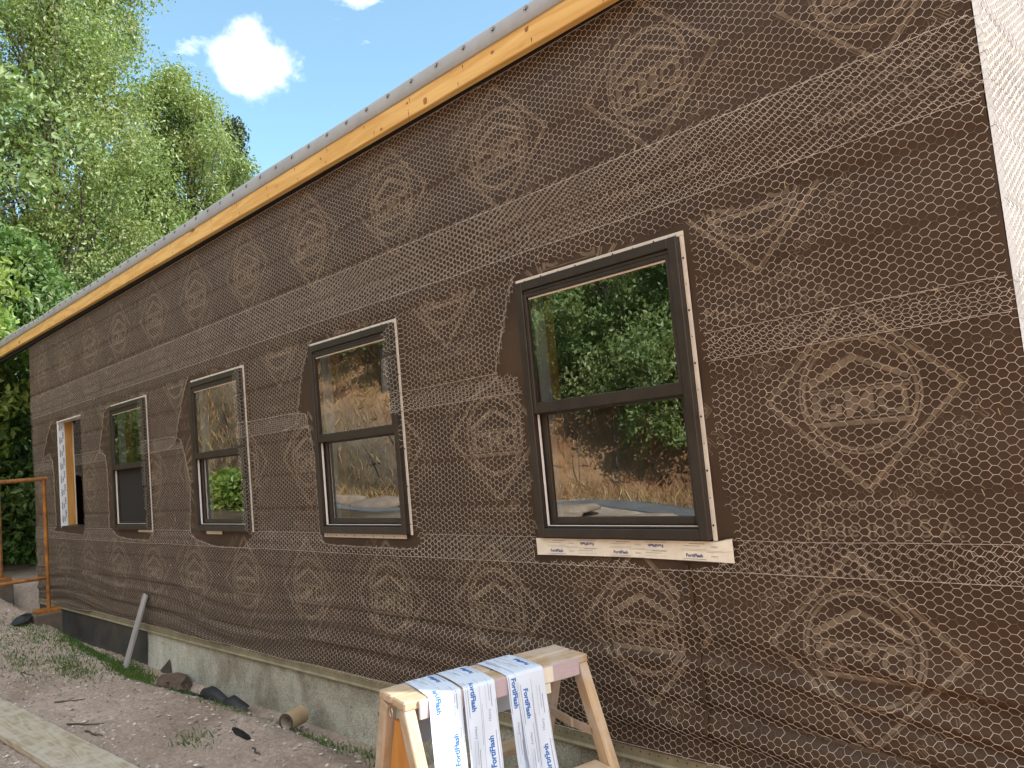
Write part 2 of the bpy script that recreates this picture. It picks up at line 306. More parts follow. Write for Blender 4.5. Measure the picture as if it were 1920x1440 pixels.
ROOT = {}
def thing(name, loc, label, cat, group=None, kind=None):
    o = bpy.data.objects.new(name, None); COL.objects.link(o); o.location = loc; o.empty_display_size = .2
    o['label'] = label; o['category'] = cat
    if group: o['group'] = group
    if kind: o['kind'] = kind
    ROOT[o.name] = np.array(loc, float); return o
def part(name, mb, mats, parent, label=None):
    off = ROOT[parent.name]; me = mb.mesh(name, off)
    for m in (mats if isinstance(mats, (list, tuple)) else [mats]): me.materials.append(MATS[m])
    o = bpy.data.objects.new(name, me); COL.objects.link(o); o.parent = parent; ROOT[o.name] = off
    if label: o['label'] = label
    return o
def solo(name, mb, mats, label=None, cat=None, group=None, kind=None):
    V = np.concatenate(mb.V); lo, hi = V.min(0), V.max(0); off = np.array([(lo[0] + hi[0]) / 2, (lo[1] + hi[1]) / 2, lo[2]]) if kind != 'structure' else np.zeros(3)
    me = mb.mesh(name, off)
    for m in (mats if isinstance(mats, (list, tuple)) else [mats]): me.materials.append(MATS[m])
    o = bpy.data.objects.new(name, me); COL.objects.link(o); o.location = off; ROOT[o.name] = off
    for k, v in (('label', label), ('category', cat), ('group', group), ('kind', kind)):
        if v: o[k] = v
    return o

def chamfer(mb, c, ax, ay, az, hx, hy, hz, bev=.004, m=0, seed=None):
    """a box with eased edges: centre, unit axes, half sizes; bc = its own coordinates (x along the length)"""
    c, ax, ay, az = (np.asarray(q, float) for q in (c, ax, ay, az))
    bm = bmesh.new(); bmesh.ops.create_cube(bm, size=2)
    for v in bm.verts: v.co = (v.co.x * hx, v.co.y * hy, v.co.z * hz)
    if bev: bmesh.ops.bevel(bm, geom=bm.edges[:], offset=min(bev, .45 * min(hx, hy, hz)), segments=1, affect='EDGES')
    L = np.array([v.co[:] for v in bm.verts]); F = [[v.index for v in f.verts] for f in bm.faces] if not bm.verts.index_update() else 0
    bm.free()
    o = rng.uniform(-20, 20, 3) if seed is None else np.array([seed * 3.7, seed * 1.9, seed * 2.3])
    mb.add(c + L[:, :1] * ax + L[:, 1:2] * ay + L[:, 2:] * az, F, m, L + o)
def box(mb, lo, hi, m=0, bev=.003, axis=0):
    lo, hi = np.array(lo, float), np.array(hi, float); c = (lo + hi) / 2; h = (hi - lo) / 2; E = np.eye(3); k = [axis] + [i for i in range(3) if i != axis]
    A = [E[i] for i in k]
    if np.dot(np.cross(A[0], A[1]), A[2]) < 0: A[2] = -A[2]
    chamfer(mb, c, A[0], A[1], A[2], h[k[0]], h[k[1]], h[k[2]], bev, m)
def tube(mb, pts, r, m=0, k=10, cap=True, smooth=True):
    P = np.asarray(pts, float); R = np.broadcast_to(np.asarray(r, float), (len(P),))
    T = np.gradient(P, axis=0); T /= np.linalg.norm(T, axis=1, keepdims=True) + 1e-9
    ref = np.array([0, 0, 1.]) if abs(T[0][2]) < .9 else np.array([1., 0, 0])
    V = []
    for i in range(len(P)):
        n = np.cross(T[i], ref); n /= np.linalg.norm(n) + 1e-9; b = np.cross(T[i], n); a = np.linspace(0, 2 * np.pi, k, endpoint=False)
        V.append(P[i] + R[i] * (np.cos(a)[:, None] * n + np.sin(a)[:, None] * b))
    V = np.concatenate(V); F = []
    for i in range(len(P) - 1):
        for j in range(k): F.append([i * k + j, i * k + (j + 1) % k, (i + 1) * k + (j + 1) % k, (i + 1) * k + j])
    mb.add(V, F, m, smooth=smooth)
    if cap:
        mb.add(V[:k], [list(range(k))[::-1]], m); mb.add(V[-k:], [list(range(k))], m)
def ico(mb, c, s, sub=2, rough=.25, m=0, seed=0, flat=1.):
    bm = bmesh.new(); bmesh.ops.create_icosphere(bm, subdivisions=sub, radius=1); bm.verts.index_update()
    L = np.array([v.co[:] for v in bm.verts]); F = np.array([[v.index for v in f.verts] for f in bm.faces]); bm.free()
    r = np.random.default_rng(seed); k = r.normal(size=(6, 3)) * 2.2; ph = r.uniform(0, 6, 6)
    d = 1 + rough * np.sin(L @ k.T + ph).mean(1) * 1.6
    L = L * d[:, None]; L[:, 2] = np.where(L[:, 2] < 0, L[:, 2] * flat, L[:, 2])
    mb.add(np.asarray(c) + L * np.asarray(s), F, m, smooth=sub > 2)

# ------------------------------------------------------------------ the wall's own surface
def sstep(a, b, x): t = np.clip((x - a) / (b - a), 0, 1); return t * t * (3 - 2 * t)
_k = np.random.default_rng(3); _kx = _k.uniform(-3, 3, 10); _kz = _k.uniform(-7, 7, 10); _kp = _k.uniform(0, 6.28, 10)
def lown(x, z, f=1.): return sum(np.sin(f * (_kx[i] * x + _kz[i] * z) + _kp[i]) for i in range(10)) / 10
XL, XR, ZB, ZT = -10.55, 0.0, .45, 3.62
GROOVES = [.62, .83, 1.02, 1.24, 1.47, 1.66, 1.88, 2.08, 2.30, 2.50, 2.71, 2.93, 3.13, 3.34]
def paper_d(x, z):
    """how far the paper stands off the wall plane (towards the viewer)"""
    x, z = np.asarray(x, float), np.asarray(z, float)
    d = .004 + .0035 * lown(x, z) + .0012 * lown(x, z, 4)
    # sagging folds above the sill
    q = z + .05 * np.sin(.9 * x) + .03 * np.sin(2.3 * x + 1)
    w = 1.35 * sstep(1.2, .55, z) * (.55 + .45 * np.sin(1.1 * x + 2) ** 2)
    d = d + w * (.010 * np.sin(q * 52) + .005 * np.sin(q * 97 + 2 * x))
    d = d + .006 * sstep(1.25, .8, z) * np.sin(q * 30 + x) + .003 * np.sin(q * 17 + 1.7 * x) * sstep(-6, -3, x)
    # sheathing boards show through, more so at the far end
    g = .0012 + .0022 * sstep(-4.0, -8.0, x)
    for i, zz in enumerate(GROOVES): d = d - g * np.exp(-((z - zz - .01 * np.sin(.7 * x + i)) / .011) ** 2)
    # laps
    d = d + .004 * sstep(2.575, 2.583, z) + .003 * sstep(1.300, 1.306, z) * (1 - sstep(2.11, 2.118, z)) + .003 * sstep(2.11, 2.118, z)
    d = d + .006 * sstep(-1.205, -1.215, x + .03 * (z - .8)) * sstep(1.3, 1.25, z)
    return d
WIN = [(-1.0706, 'nearest'), (-2.964, ''), (-4.831, ''), (-6.739, '')]
WW, WZ0, WZ1 = .935, 1.310, 2.529
OPN = (-9.51, -8.655, 1.33, 2.53)
HOLES = [(r - WW + .02, r - .02, WZ0 + .02, WZ1 - .02) for r, _ in WIN] + [OPN]

def wpt(x, z, extra=0.): return np.stack([x, -(paper_d(x, z) + extra), z], -1)

def grid_wall(mb, m=0):
    xs = set(np.round(np.arange(XL, XR + .001, .03), 4)); zs = set(np.round(np.arange(ZB, ZT + .001, .0125), 4))
    for a, b, c, d in HOLES: xs |= {round(a, 4), round(b, 4)}; zs |= {round(c, 4), round(d, 4)}
    xs |= {0.0}; xs = np.array(sorted(xs)); zs = np.array(sorted(zs)); X, Z = np.meshgrid(xs, zs, indexing='ij')
    V = wpt(X, Z).reshape(-1, 3); nz = len(zs); i, j = np.meshgrid(np.arange(len(xs) - 1), np.arange(nz - 1), indexing='ij')
    cx = (xs[:-1] + xs[1:])[i] / 2; cz = (zs[:-1] + zs[1:])[j] / 2; keep = np.ones(cx.shape, bool)
    for a, b, c, d in HOLES: keep &= ~((cx > a) & (cx < b) & (cz > c) & (cz < d))
    q = np.stack([i * nz + j, (i + 1) * nz + j, (i + 1) * nz + j + 1, i * nz + j + 1], -1)[keep]
    mb.add(V, q, m, smooth=True)

# ------------------------------------------------------------------ lettering
_tc = {}
def glyphs(s, outline=0., bold=0.):
    key = (s, outline, bold)
    if key in _tc: return _tc[key]
    cu = bpy.data.curves.new('t', 'FONT'); cu.body = s; cu.size = 1; cu.align_x = 'CENTER'; cu.align_y = 'CENTER'; cu.resolution_u = 3; cu.offset = bold
    if outline: cu.fill_mode = 'NONE'; cu.bevel_depth = outline; cu.bevel_resolution = 0
    ob = bpy.data.objects.new('t', cu); me = bpy.data.meshes.new_from_object(ob)
    V = np.array([v.co[:] for v in me.vertices]).reshape(-1, 3); F = [list(p.vertices) for p in me.polygons]
    if outline: F = [f for f in F if np.mean(V[f, 2]) >= -1e-6]
    bpy.data.objects.remove(ob); bpy.data.curves.remove(cu); bpy.data.meshes.remove(me)
    _tc[key] = (V[:, :2], F); return _tc[key]
def strip2d(p, w):
    """flat ribbon round a polyline in 2-D, returns verts and quads"""
    p = np.asarray(p, float); t = np.gradient(p, axis=0); t /= np.linalg.norm(t, axis=1, keepdims=True) + 1e-12; n = np.stack([-t[:, 1], t[:, 0]], 1)
    V = np.concatenate([p + n * w / 2, p - n * w / 2]); k = len(p); return V, [[i, i + 1, k + i + 1, k + i] for i in range(k - 1)]
def seg(a, b, n=24): s = np.linspace(0, 1, n)[:, None]; return np.array(a) * (1 - s) + np.array(b) * s

def logo():
    parts = []
    def rot(V, a, o): c, s = math.cos(a), math.sin(a); return V @ np.array([[c, s], [-s, c]]) + np.array(o)
    for rad, w in ((.2, .008), (.186, .012)):
        a = np.linspace(0, 2 * np.pi, 72); parts.append(strip2d(np.stack([rad * np.cos(a), rad * np.sin(a)], 1), w))
    for D, w in ((.333, .005), (.316, .013)):
        P = [(-D, 0), (0, D), (D, 0), (0, -D)]
        for i in range(4): parts.append(strip2d(seg(P[i], P[(i + 1) % 4]), w))
    parts.append(strip2d(seg((-.165, .040), (0.003, .128)), .026)); parts.append(strip2d(seg((-.003, .128), (.165, .040)), .020))
    parts.append(strip2d(seg((-.172, .026), (.172, .026)), .006)); parts.append(strip2d(seg((-.165, .014), (.165, .014)), .010))
    parts.append(strip2d(seg((-.170, -.096), (.170, -.096)), .018)); parts.append(strip2d(seg((-.160, -.078), (.160, -.078)), .004))
    for x in (-.148, .146): parts.append(strip2d(seg((x, .005), (x, -.074), 6), .018))
    V, F = glyphs('GMC', 0, .018); parts.append((V * np.array([.138, .120]) + np.array([0, -.035]), F))
    V, F = glyphs('GRADE D', .022, .02); parts.append((rot(V * .085, math.radians(45), (-.225, .225)), F))
    V, F = glyphs('60 MIN 2 PLY', .022, .02); parts.append((rot(V * .072, math.radians(45), (.225, -.225)), F))
    return parts
LOGO = logo()
def clip_ok(x, z, lo, hi):
    ok = (x > XL + .01) & (x < XR - .004) & (z > lo) & (z < hi)
    for a, b, c, d in HOLES: ok &= ~((x > a - .01) & (x < b + .01) & (z > c - .01) & (z < d + .01))
    return ok
def stamp(mb, parts, ox, oz, lo, hi, m=1, e=.0011):
    for i, (V, F) in enumerate(parts):
        x, z = V[:, 0] + ox, V[:, 1] + oz; ok = clip_ok(x, z, lo, hi)
        F = [f for f in F if all(ok[j] for j in f)]
        if F: mb.add(wpt(x, z, e + .00006 * (i % 6)), F, m)

# ------------------------------------------------------------------ the house
house = thing('house', (-5.3, 4, 0), 'long low house wrapped in brown building paper and wire netting, still without stucco', 'house')
pm = MB(); grid_wall(pm)
ROWS = [(.955, -.577, .45, 1.30), (1.81, -.485, 1.30, 2.11), (2.62, -.785, 2.11, 2.578), (3.205, -1.16 + .885, 2.583, ZT)]
for zc, x0, lo, hi in ROWS:
    for k in range(13):
        x = x0 - .885 * k
        if x < XL - .3: break
        stamp(pm, LOGO, x, zc, lo, hi)
        if zc < .96: continue
        for s, dz, h in (('www.gmcpaper.com', -.365, .050), ('Made in U.S.A.', -.452, .085)):
            V, F = glyphs(s); V = V * h
            stamp(pm, [(V, F)], x + .015, zc + dz, lo, hi)
zz = np.linspace(.46, 1.215, 40); xs_ = -1.212 - .03 * (zz - .8) + .004 * np.sin(zz * 19); lip = [np.stack([xs_ - .06, -(paper_d(xs_ - .06, zz) + .0008), zz], 1), np.stack([xs_ - .01, -(paper_d(xs_ - .01, zz) + .004), zz], 1), np.stack([xs_ + .008, -(paper_d(xs_ - .01, zz) + .013 + .003 * np.sin(zz * 11)), zz], 1), np.stack([xs_ + .014, -(paper_d(xs_ - .01, zz) + .011 + .003 * np.sin(zz * 11)), zz], 1)]
pm.add(np.concatenate(lip), [[a * 40 + i, a * 40 + i + 1, a * 40 + i + 41, a * 40 + i + 40] for a in range(3) for i in range(39)], 0, smooth=True)
for a_, b_ in ((3.05, 2.95), (2.90, 2.80), (2.70, 2.61)):
    zz = np.linspace(a_, b_, 8); xx = -5.60 + .01 * np.sin(zz * 40); w_ = .007 * np.sin(np.linspace(.2, 2.9, 8)); pm.add(np.concatenate([wpt(xx - w_, zz, .0022), wpt(xx + w_, zz, .0022)]), [[i, i + 1, i + 9, i + 8] for i in range(7)], 2)
paper = part('paper_wall', pm, ['paper', 'print', 'hole'], house, 'brown building paper printed with faint diamond marks')

# ------------------------------------------------------------------ stucco netting (hexagons of real wire)
HP = {0: [(-1.97, 2.58), (-2.05, 2.46), (-2.13, 2.23), (-2.19, 2.1), (-2.06, 2.09), (-2.02, 1.98), (-2.03, 1.78), (-2.02, 1.58), (-2.03, 1.33), (-2.03, 1.2), (-1.51, 1.225), (-1.38, 1.19), (-1.23, 1.2), (-1.0, 1.235), (-1.0, 1.32), (-1.02, 1.58), (-1.03, 1.79), (-1.035, 1.97), (-1.04, 2.17), (-1.04, 2.38), (-1.04, 2.55), (-1.29, 2.555), (-1.57, 2.56)],
      1: [(-3.87, 2.55), (-4.0, 2.35), (-4.08, 2.11), (-3.99, 2.09), (-3.93, 1.82), (-3.92, 1.58), (-3.92, 1.31), (-3.86, 1.25), (-3.37, 1.245), (-2.96, 1.24), (-2.90, 1.28), (-2.93, 1.49), (-2.94, 1.76), (-2.95, 1.985), (-3.03, 1.99), (-3.04, 2.26), (-3.04, 2.46), (-2.96, 2.53), (-3.37, 2.54)],
      2: [(-5.79, 2.57), (-5.95, 2.35), (-6.12, 2.03), (-6.0, 2.06), (-5.92, 1.86), (-5.86, 1.7), (-5.92, 1.29), (-5.81, 1.25), (-5.39, 1.2), (-4.95, 1.21), (-4.83, 1.29), (-4.90, 1.36), (-4.92, 1.88), (-4.92, 2.47), (-4.85, 2.54), (-5.37, 2.56)],
      3: [(-7.71, 2.51), (-7.84, 2.51), (-8.0, 2.13), (-7.87, 2.04), (-7.84, 1.72), (-7.86, 1.35), (-7.69, 1.26), (-7.28, 1.23), (-6.81, 1.23), (-6.75, 1.3), (-6.81, 1.76), (-6.83, 2.47), (-6.75, 2.53), (-7.24, 2.54)],
      4: [(-9.51, 2.57), (-9.72, 2.53), (-9.91, 2.32), (-10.15, 2.04), (-10.07, 2.14), (-9.84, 2.19), (-9.68, 2.07), (-9.64, 1.34), (-9.73, 1.28), (-8.69, 1.25), (-8.66, 1.33), (-8.66, 1.86), (-8.93, 1.90), (-8.90, 2.43), (-8.69, 2.51)]}
def in_poly(x, z, P):
    P = np.asarray(P); r = np.zeros(x.shape, bool); n = len(P); j = n - 1
    for i in range(n):
        xi, zi = P[i]; xj, zj = P[j]
        r ^= ((zi > z) != (zj > z)) & (x < (xj - xi) * (z - zi) / (zj - zi + 1e-12) + xi); j = i
    return r
def net_off(x, z, layer, seed):
    o = .0075 + layer * .006 + .003 * lown(x + seed, z, 2.) + .0022 * lown(x + 3 * seed, z, 7.)
    # stands out over the jambs it hides
    for r, _ in WIN[1:]: o = o + .046 * sstep(r - .13, r - .08, x) * (1 - sstep(r + .0, r + .10, x)) * sstep(WZ0 - .05, WZ0 + .02, z) * (1 - sstep(WZ1 - .05, WZ1 + .03, z))
    # bagging under the sills
    for r, _ in WIN: o = o + .014 * np.exp(-((z - WZ0 + .09) / .05) ** 2) * sstep(r - WW - .1, r - WW + .05, x) * (1 - sstep(r - .05, r + .1, x))
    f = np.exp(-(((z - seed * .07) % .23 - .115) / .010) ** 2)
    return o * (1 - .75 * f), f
def wires(mb, A, B, r, m=0):
    """three-sided wires between point arrays A and B"""
    e = B - A; L = np.linalg.norm(e, axis=1, keepdims=True); e = e / (L + 1e-9); n = np.array([0., -1, 0]); p = np.cross(e, n); p /= np.linalg.norm(p, axis=1, keepdims=True) + 1e-9; q = np.cross(p, e)
    r = np.broadcast_to(np.asarray(r, float), (len(A),))[:, None]
    O = [p * r, (-.5 * p + .866 * q) * r, (-.5 * p - .866 * q) * r]
    V = np.stack([A + O[0], A + O[1], A + O[2], B + O[0], B + O[1], B + O[2]], 1).reshape(-1, 3); b = np.arange(len(A))[:, None] * 6
    F = np.concatenate([b + [0, 1, 4, 3], b + [1, 2, 5, 4], b + [2, 0, 3, 5]])
    mb.add(V, F, m, smooth=True)
HA, HB, HT = .0272, .0285, .0155
def netting(z0, z1, x0, x1, seed, layer, place=None, holes=True, tw=1.):
    r = np.random.default_rng(seed); mb = MB()
    ni = int((x1 - x0) / HA) + 2; nj = int((z1 - z0) / HB) + 2
    i, j = np.meshgrid(np.arange(ni), np.arange(nj), indexing='ij'); cx = x0 + (i - .41 * (seed % 5)) * HA; cz = (math.floor(z0 / HB) + j + (i % 2) / 2 + .5 * (seed % 2) + .13 * seed) * HB
    wx = .010 * lown(cx + seed, cz * .6, 1.3); wz = .006 * lown(cx * .5, cz + seed, 1.7) + .004 * lown(cx + seed, cz, 5)
    cx = cx + wx + r.normal(0, .0006, cx.shape); cz = cz + wz + r.normal(0, .0006, cx.shape)
    ok = (cz > z0) & (cz < z1) & (cx > x0) & (cx < x1)
    if holes:
        for P in HP.values(): ok &= ~in_poly(cx, cz, P)
    tl = r.normal(0, .0006, cx.shape); L = np.stack([cx - HT / 2, cz - tl], -1); R = np.stack([cx + HT / 2, cz + tl], -1)
    def P3(q):
        o, f = net_off(q[..., 0], q[..., 1], layer, seed)
        return (wpt(q[..., 0], q[..., 1], o) if place is None else place(q[..., 0], q[..., 1], o)), f
    A, fa = P3(L); B, _ = P3(R); lim = .55
    E = [(A, B, ok, .00108 * tw)]
    even = (i % 2 == 0)
    def nb(sh):  # neighbour one column right, row shift sh
        T = np.full(A.shape, np.nan); K = np.zeros(ok.shape, bool)
        a = max(0, -sh); b = nj - max(0, sh)
        T[:-1, a:b] = A[1:, a + sh:b + sh]; K[:-1, a:b] = ok[1:, a + sh:b + sh]
        return T, K
    for sh_e, sh_o in ((0, 1), (-1, 0)):
        Te, Ke = nb(sh_e); To, Ko = nb(sh_o); T = np.where(even[..., None], Te, To); K = np.where(even, Ke, Ko)
        both = ok & K; E.append((B, T, both, .00082 * tw))
        cut = ok & ~K & ~np.isnan(T[..., 0]) & (r.random(ok.shape) < .55); E.append((B, B + (np.nan_to_num(T) - B) * .6, cut, .00082 * tw))
        cut2 = ~ok & K & ~np.isnan(T[..., 0]) & (r.random(ok.shape) < .55); E.append((T + (B - np.nan_to_num(T)) * .6, np.nan_to_num(T), cut2, .00082 * tw))
    far_thin = 1 - .45 * sstep(-2.0, -8.0, cx) if place is None else np.ones(cx.shape)   # wire drawn thinner with distance so the far wall reads darker
    for a, b, k, rad in E:
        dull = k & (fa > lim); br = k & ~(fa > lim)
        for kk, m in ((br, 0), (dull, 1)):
            if kk.any(): wires(mb, a[kk], b[kk], rad * far_thin[kk], m)
    for zz in (z0 + .004, z1 - .004):   # straight selvage wires
        xs = np.arange(x0, x1, .02); zz_ = zz + .004 * lown(xs, xs * 0 + zz, 3) + .002 * lown(xs, xs * 0, 9); q = np.stack([xs, zz_], -1); k = np.ones(len(xs), bool)
        if holes:
            for P in HP.values(): k &= ~in_poly(xs, zz_, P)
        p, _ = P3(q); kk = k[:-1] & k[1:]
        if kk.any(): wires(mb, p[:-1][kk], p[1:][kk], .0012 * tw, 0)
    # staples and snipped ends
    ns = int((x1 - x0) * (z1 - z0) * 9); sx = r.uniform(x0, x1, ns); sz = r.uniform(z0 + .03, z1 - .03, ns); k = np.ones(ns, bool)
    if holes:
        for P in HP.values(): k &= ~in_poly(sx, sz, P)
    sx, sz = sx[k], sz[k]; p, _ = P3(np.stack([sx, sz - .008], -1)); p2, _ = P3(np.stack([sx + r.normal(0, .003, len(sx)), sz + .012], -1))
    wires(mb, p + [0, -.001, 0], p2 + [0, -.003, 0], .0011, 2)
    return mb
def rolled(mb, P, seed, layer):
    P = np.asarray(P, float); t = np.linspace(0, len(P) - 1, 30 * (len(P) - 1)); q = np.stack([np.interp(t, np.arange(len(P)), P[:, k]) for k in (0, 1)], 1)
    k_ = np.ones(13) / 13
    for c in (0, 1): q[6:-6, c] = np.convolve(q[:, c], k_, 'valid')
    rr_ = np.random.default_rng(seed)
    for e in range(3):
        w = q + np.stack([.006 * np.sin(t * 9 + e * 2.1) - .004 * e, .003 * np.sin(t * 13 + e)], 1); o, _ = net_off(w[:, 0], w[:, 1], layer, seed); p = wpt(w[:, 0], w[:, 1], o + .004 + .005 * np.sin(t * 11 + e * 1.7) ** 2); wires(mb, p[:-1], p[1:], .0006, 0)
ROLLS = {2: [[(-3.87, 2.56), (-4.0, 2.35), (-4.085, 2.11), (-4.12, 2.02), (-4.3, 2.0)], [(-5.79, 2.57), (-5.95, 2.35), (-6.12, 2.04), (-6.3, 2.0)], [(-7.70, 2.52), (-7.84, 2.48), (-8.0, 2.13), (-8.2, 2.0)], [(-9.55, 2.57), (-9.72, 2.5), (-9.91, 2.32), (-10.15, 2.05), (-10.3, 2.0)], [(-2.0, 2.56), (-2.06, 2.45), (-2.14, 2.23), (-2.2, 2.06), (-2.42, 2.0)]],
         3: [[(-4.2, 2.10), (-3.99, 2.09), (-3.93, 1.82), (-3.92, 1.58), (-3.92, 1.31), (-3.86, 1.25)], [(-6.2, 2.1), (-6.0, 2.07), (-5.92, 1.86), (-5.86, 1.7), (-5.92, 1.29)], [(-8.1, 2.1), (-7.87, 2.05), (-7.84, 1.72), (-7.86, 1.32)], [(-10.1, 2.12), (-9.84, 2.19), (-9.68, 2.07), (-9.64, 1.34)]],
         4: [[(-3.92, 1.28), (-3.8, 1.245), (-3.37, 1.24), (-2.93, 1.235)], [(-5.9, 1.28), (-5.8, 1.25), (-5.39, 1.195), (-4.9, 1.2)], [(-7.75, 1.3), (-7.6, 1.25), (-7.28, 1.225), (-6.8, 1.22)], [(-9.75, 1.275), (-9.2, 1.26), (-8.7, 1.245)]]}
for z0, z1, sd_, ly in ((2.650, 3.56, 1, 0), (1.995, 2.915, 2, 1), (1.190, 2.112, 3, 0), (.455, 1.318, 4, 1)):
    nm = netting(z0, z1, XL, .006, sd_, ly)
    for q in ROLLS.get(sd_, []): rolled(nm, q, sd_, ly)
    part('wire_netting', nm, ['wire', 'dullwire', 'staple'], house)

# end wall in the sun, with its own netting
eb = MB(); ys = np.arange(0, 8.01, .05); zs = np.arange(.45, 3.66, .05); Y, Z = np.meshgrid(ys, zs, indexing='ij')
Xe = .002 + .004 * lown(Y + 20, Z) * sstep(0, .3, Y); nz = len(zs); i, j = np.meshgrid(np.arange(len(ys) - 1), np.arange(nz - 1), indexing='ij')
eb.add(np.stack([Xe, Y - .004, Z], -1).reshape(-1, 3), np.stack([i * nz + j, (i + 1) * nz + j, (i + 1) * nz + j + 1, i * nz + j + 1], -1).reshape(-1, 4), 0, smooth=True)
part('end_wall', eb, 'endpaper', house, 'sunlit end wall with pale covering')
def endplace(x, z, o): return np.stack([.012 + o * .8 + 0 * x, x, z], -1)
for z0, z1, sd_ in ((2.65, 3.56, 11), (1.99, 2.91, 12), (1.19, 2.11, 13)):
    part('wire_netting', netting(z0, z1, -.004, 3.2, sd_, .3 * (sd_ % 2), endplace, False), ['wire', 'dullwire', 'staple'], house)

# shell behind: inner skin, rear and far walls, floor, roof
sh = MB()
xs = sorted({XL + .02, -.02} | {h[0] for h in HOLES} | {h[1] for h in HOLES})
for a, b in zip(xs[:-1], xs[1:]):
    hs = [h for h in HOLES if h[0] <= a + 1e-6 and h[1] >= b - 1e-6]
    for z0, z1 in ([(.45, hs[0][2]), (hs[0][3], 3.6)] if hs else [(.45, 3.6)]): box(sh, (a, .012, z0), (b, .15, z1), 0, 0)
part('wall_framing', sh, 'room', house)
rb = MB(); box(rb, (XL, 8.0, .4), (0, 8.15, 3.9), 0, 0); part('rear_wall', rb, 'room', house)
rb = MB(); rb.add([(XL + .0, 0.0, .1), (XL, 8, .1), (XL, 8, 5.3), (XL, 4, 5.3), (XL, 0.0, 3.62)], [[0, 1, 2, 3, 4]], 0); part('gable', rb, 'paper', house); rb = MB(); rb.add([(-.03, .15, 3.6), (-.03, 8, 3.6), (-.03, 4, 5.0)], [[0, 1, 2]]); part('gable', rb, 'paper', house)
rb = MB(); box(rb, (XL + .02, .15, .38), (-.02, 8, .44), 0, 0); part('floor_slab', rb, 'room', house)
rb = MB(); box(rb, (XL + .02, .15, 3.50), (-.02, 8, 3.53), 0, 0); part('ceiling', rb, 'room', house)

# fascia, eave trim with screws, roof sheet
def zf(x): return 3.546 + .0064 * -x
fb = MB(); JX = -4.72
def fboard(x0, x1, sd_):
    xa = np.array([x0, x1]); c = np.array([(x0 + x1) / 2, -.064, zf((x0 + x1) / 2) + .068]); ax = np.array([1, 0, -.0064]); ax /= np.linalg.norm(ax)
    b = MB(); chamfer(b, c, ax, (0, 1, 0), np.cross(ax, (0, 1, 0)), (x1 - x0) / 2, .021, .068, .004, 0, sd_); return b
fk = fboard(JX + .002, .35, 1)
for kx, kz, ka, kb in ((-2.47, .034, .016, .022), (-2.865, .022, .012, .010), (-1.72, .085, .012, .014), (-1.95, .075, .012, .010), (-2.62, .080, .010, .008), (-3.5, .06, .010, .009)):
    a = np.linspace(0, 2 * np.pi, 15)[:-1]; fk.add(np.stack([kx + ka * np.cos(a), 0 * a - .0858, zf(kx) + kz + kb * np.sin(a) * (1 + .2 * np.cos(2 * a))], 1), [list(range(14))], 1)
part('fascia_board', fk, ['fascia', 'knot'], house); part('fascia_board', fboard(-12.6, JX - .002, 2), 'fascia', house)
nb_ = MB()
for x in np.arange(-12, .2, .41):
    for dz in (.10, .03):
        xx = x + random.uniform(-.06, .06); ico(nb_, (xx, -.0855, zf(xx) + dz + random.uniform(-.01, .01)), (.0035, .0015, .0035), 1, 0)
        zz = zf(xx) + dz - .012; nb_.add([(xx - .003, -.0856, zz + .01), (xx + .003, -.0856, zz + .01), (xx + .001, -.0856, zz - random.uniform(.01, .03))], [[0, 1, 2]])
part('nail', nb_, 'twig', house)['kind'] = 'stuff'
sb = MB()
chamfer(sb, (-6.1, -.02, 3.60), (1, 0, 0), (0, 1, 0), (0, 0, 1), 6.45, .022, .03, .0, 0); part('soffit_strip', sb, 'hole', house)
tb = MB(); prof = [(-.078, .112), (-.090, .112), (-.094, .118), (-.094, .150), (-.093, .172), (-.088, .192), (-.078, .209), (-.062, .222), (-.035, .232), (.02, .245)]
xs = np.arange(-12.7, .46, .1); P = []
for x in xs:
    wv = .004 * math.sin(1.1 * x) + .003 * math.sin(2.7 * x + 1) + (.012 * math.sin((x + 9) * 2.2) if x < -9 else 0)
    P.append([(x, y, zf(x) + z + wv * (z > .15)) for y, z in prof])
P = np.array(P); k = len(prof); n = len(xs)
tb.add(P.reshape(-1, 3), [[a * k + b, a * k + b + 1, (a + 1) * k + b + 1, (a + 1) * k + b] for a in range(n - 1) for b in range(k - 1)], 0, smooth=True)
trim = part('eave_trim', tb, 'trim', house)
for q in range(55):
    x = -.02 - .2115 * q + random.uniform(-.006, .006)
    if x < -11.4: break
    s = MB(); z = zf(x) + .176
    for rad, dep, m in ((.0145, .0015, 1), (.0115, .0028, 0), (.0078, .0072, 1), (.0048, .0085, 0)):
        a = np.linspace(0, 2 * np.pi, 13)[:-1]; ring = np.stack([x + rad * np.cos(a), 0 * a, z + rad * np.sin(a)], 1); f0 = ring + [0, -.0915, 0]; f1 = ring + [0, -.0915 - dep, 0]
        s.add(np.concatenate([f0, f1]), [[i, (i + 1) % 12, 12 + (i + 1) % 12, 12 + i] for i in range(12)] + [list(range(12, 24))], m)
    part('roof_screw', s, ['screw', 'washer'], trim)
rb = MB(); rb.add([(-12.7, .02, zf(-12.7) + .245), (.45, .02, zf(.45) + .245), (.45, 4, 5.4), (-12.7, 4, 5.4), (.45, 8.3, 3.8), (-12.7, 8.3, 3.8)], [[0, 1, 2, 3], [3, 2, 4, 5]]); part('roof_sheet', rb, 'roofmetal', house)

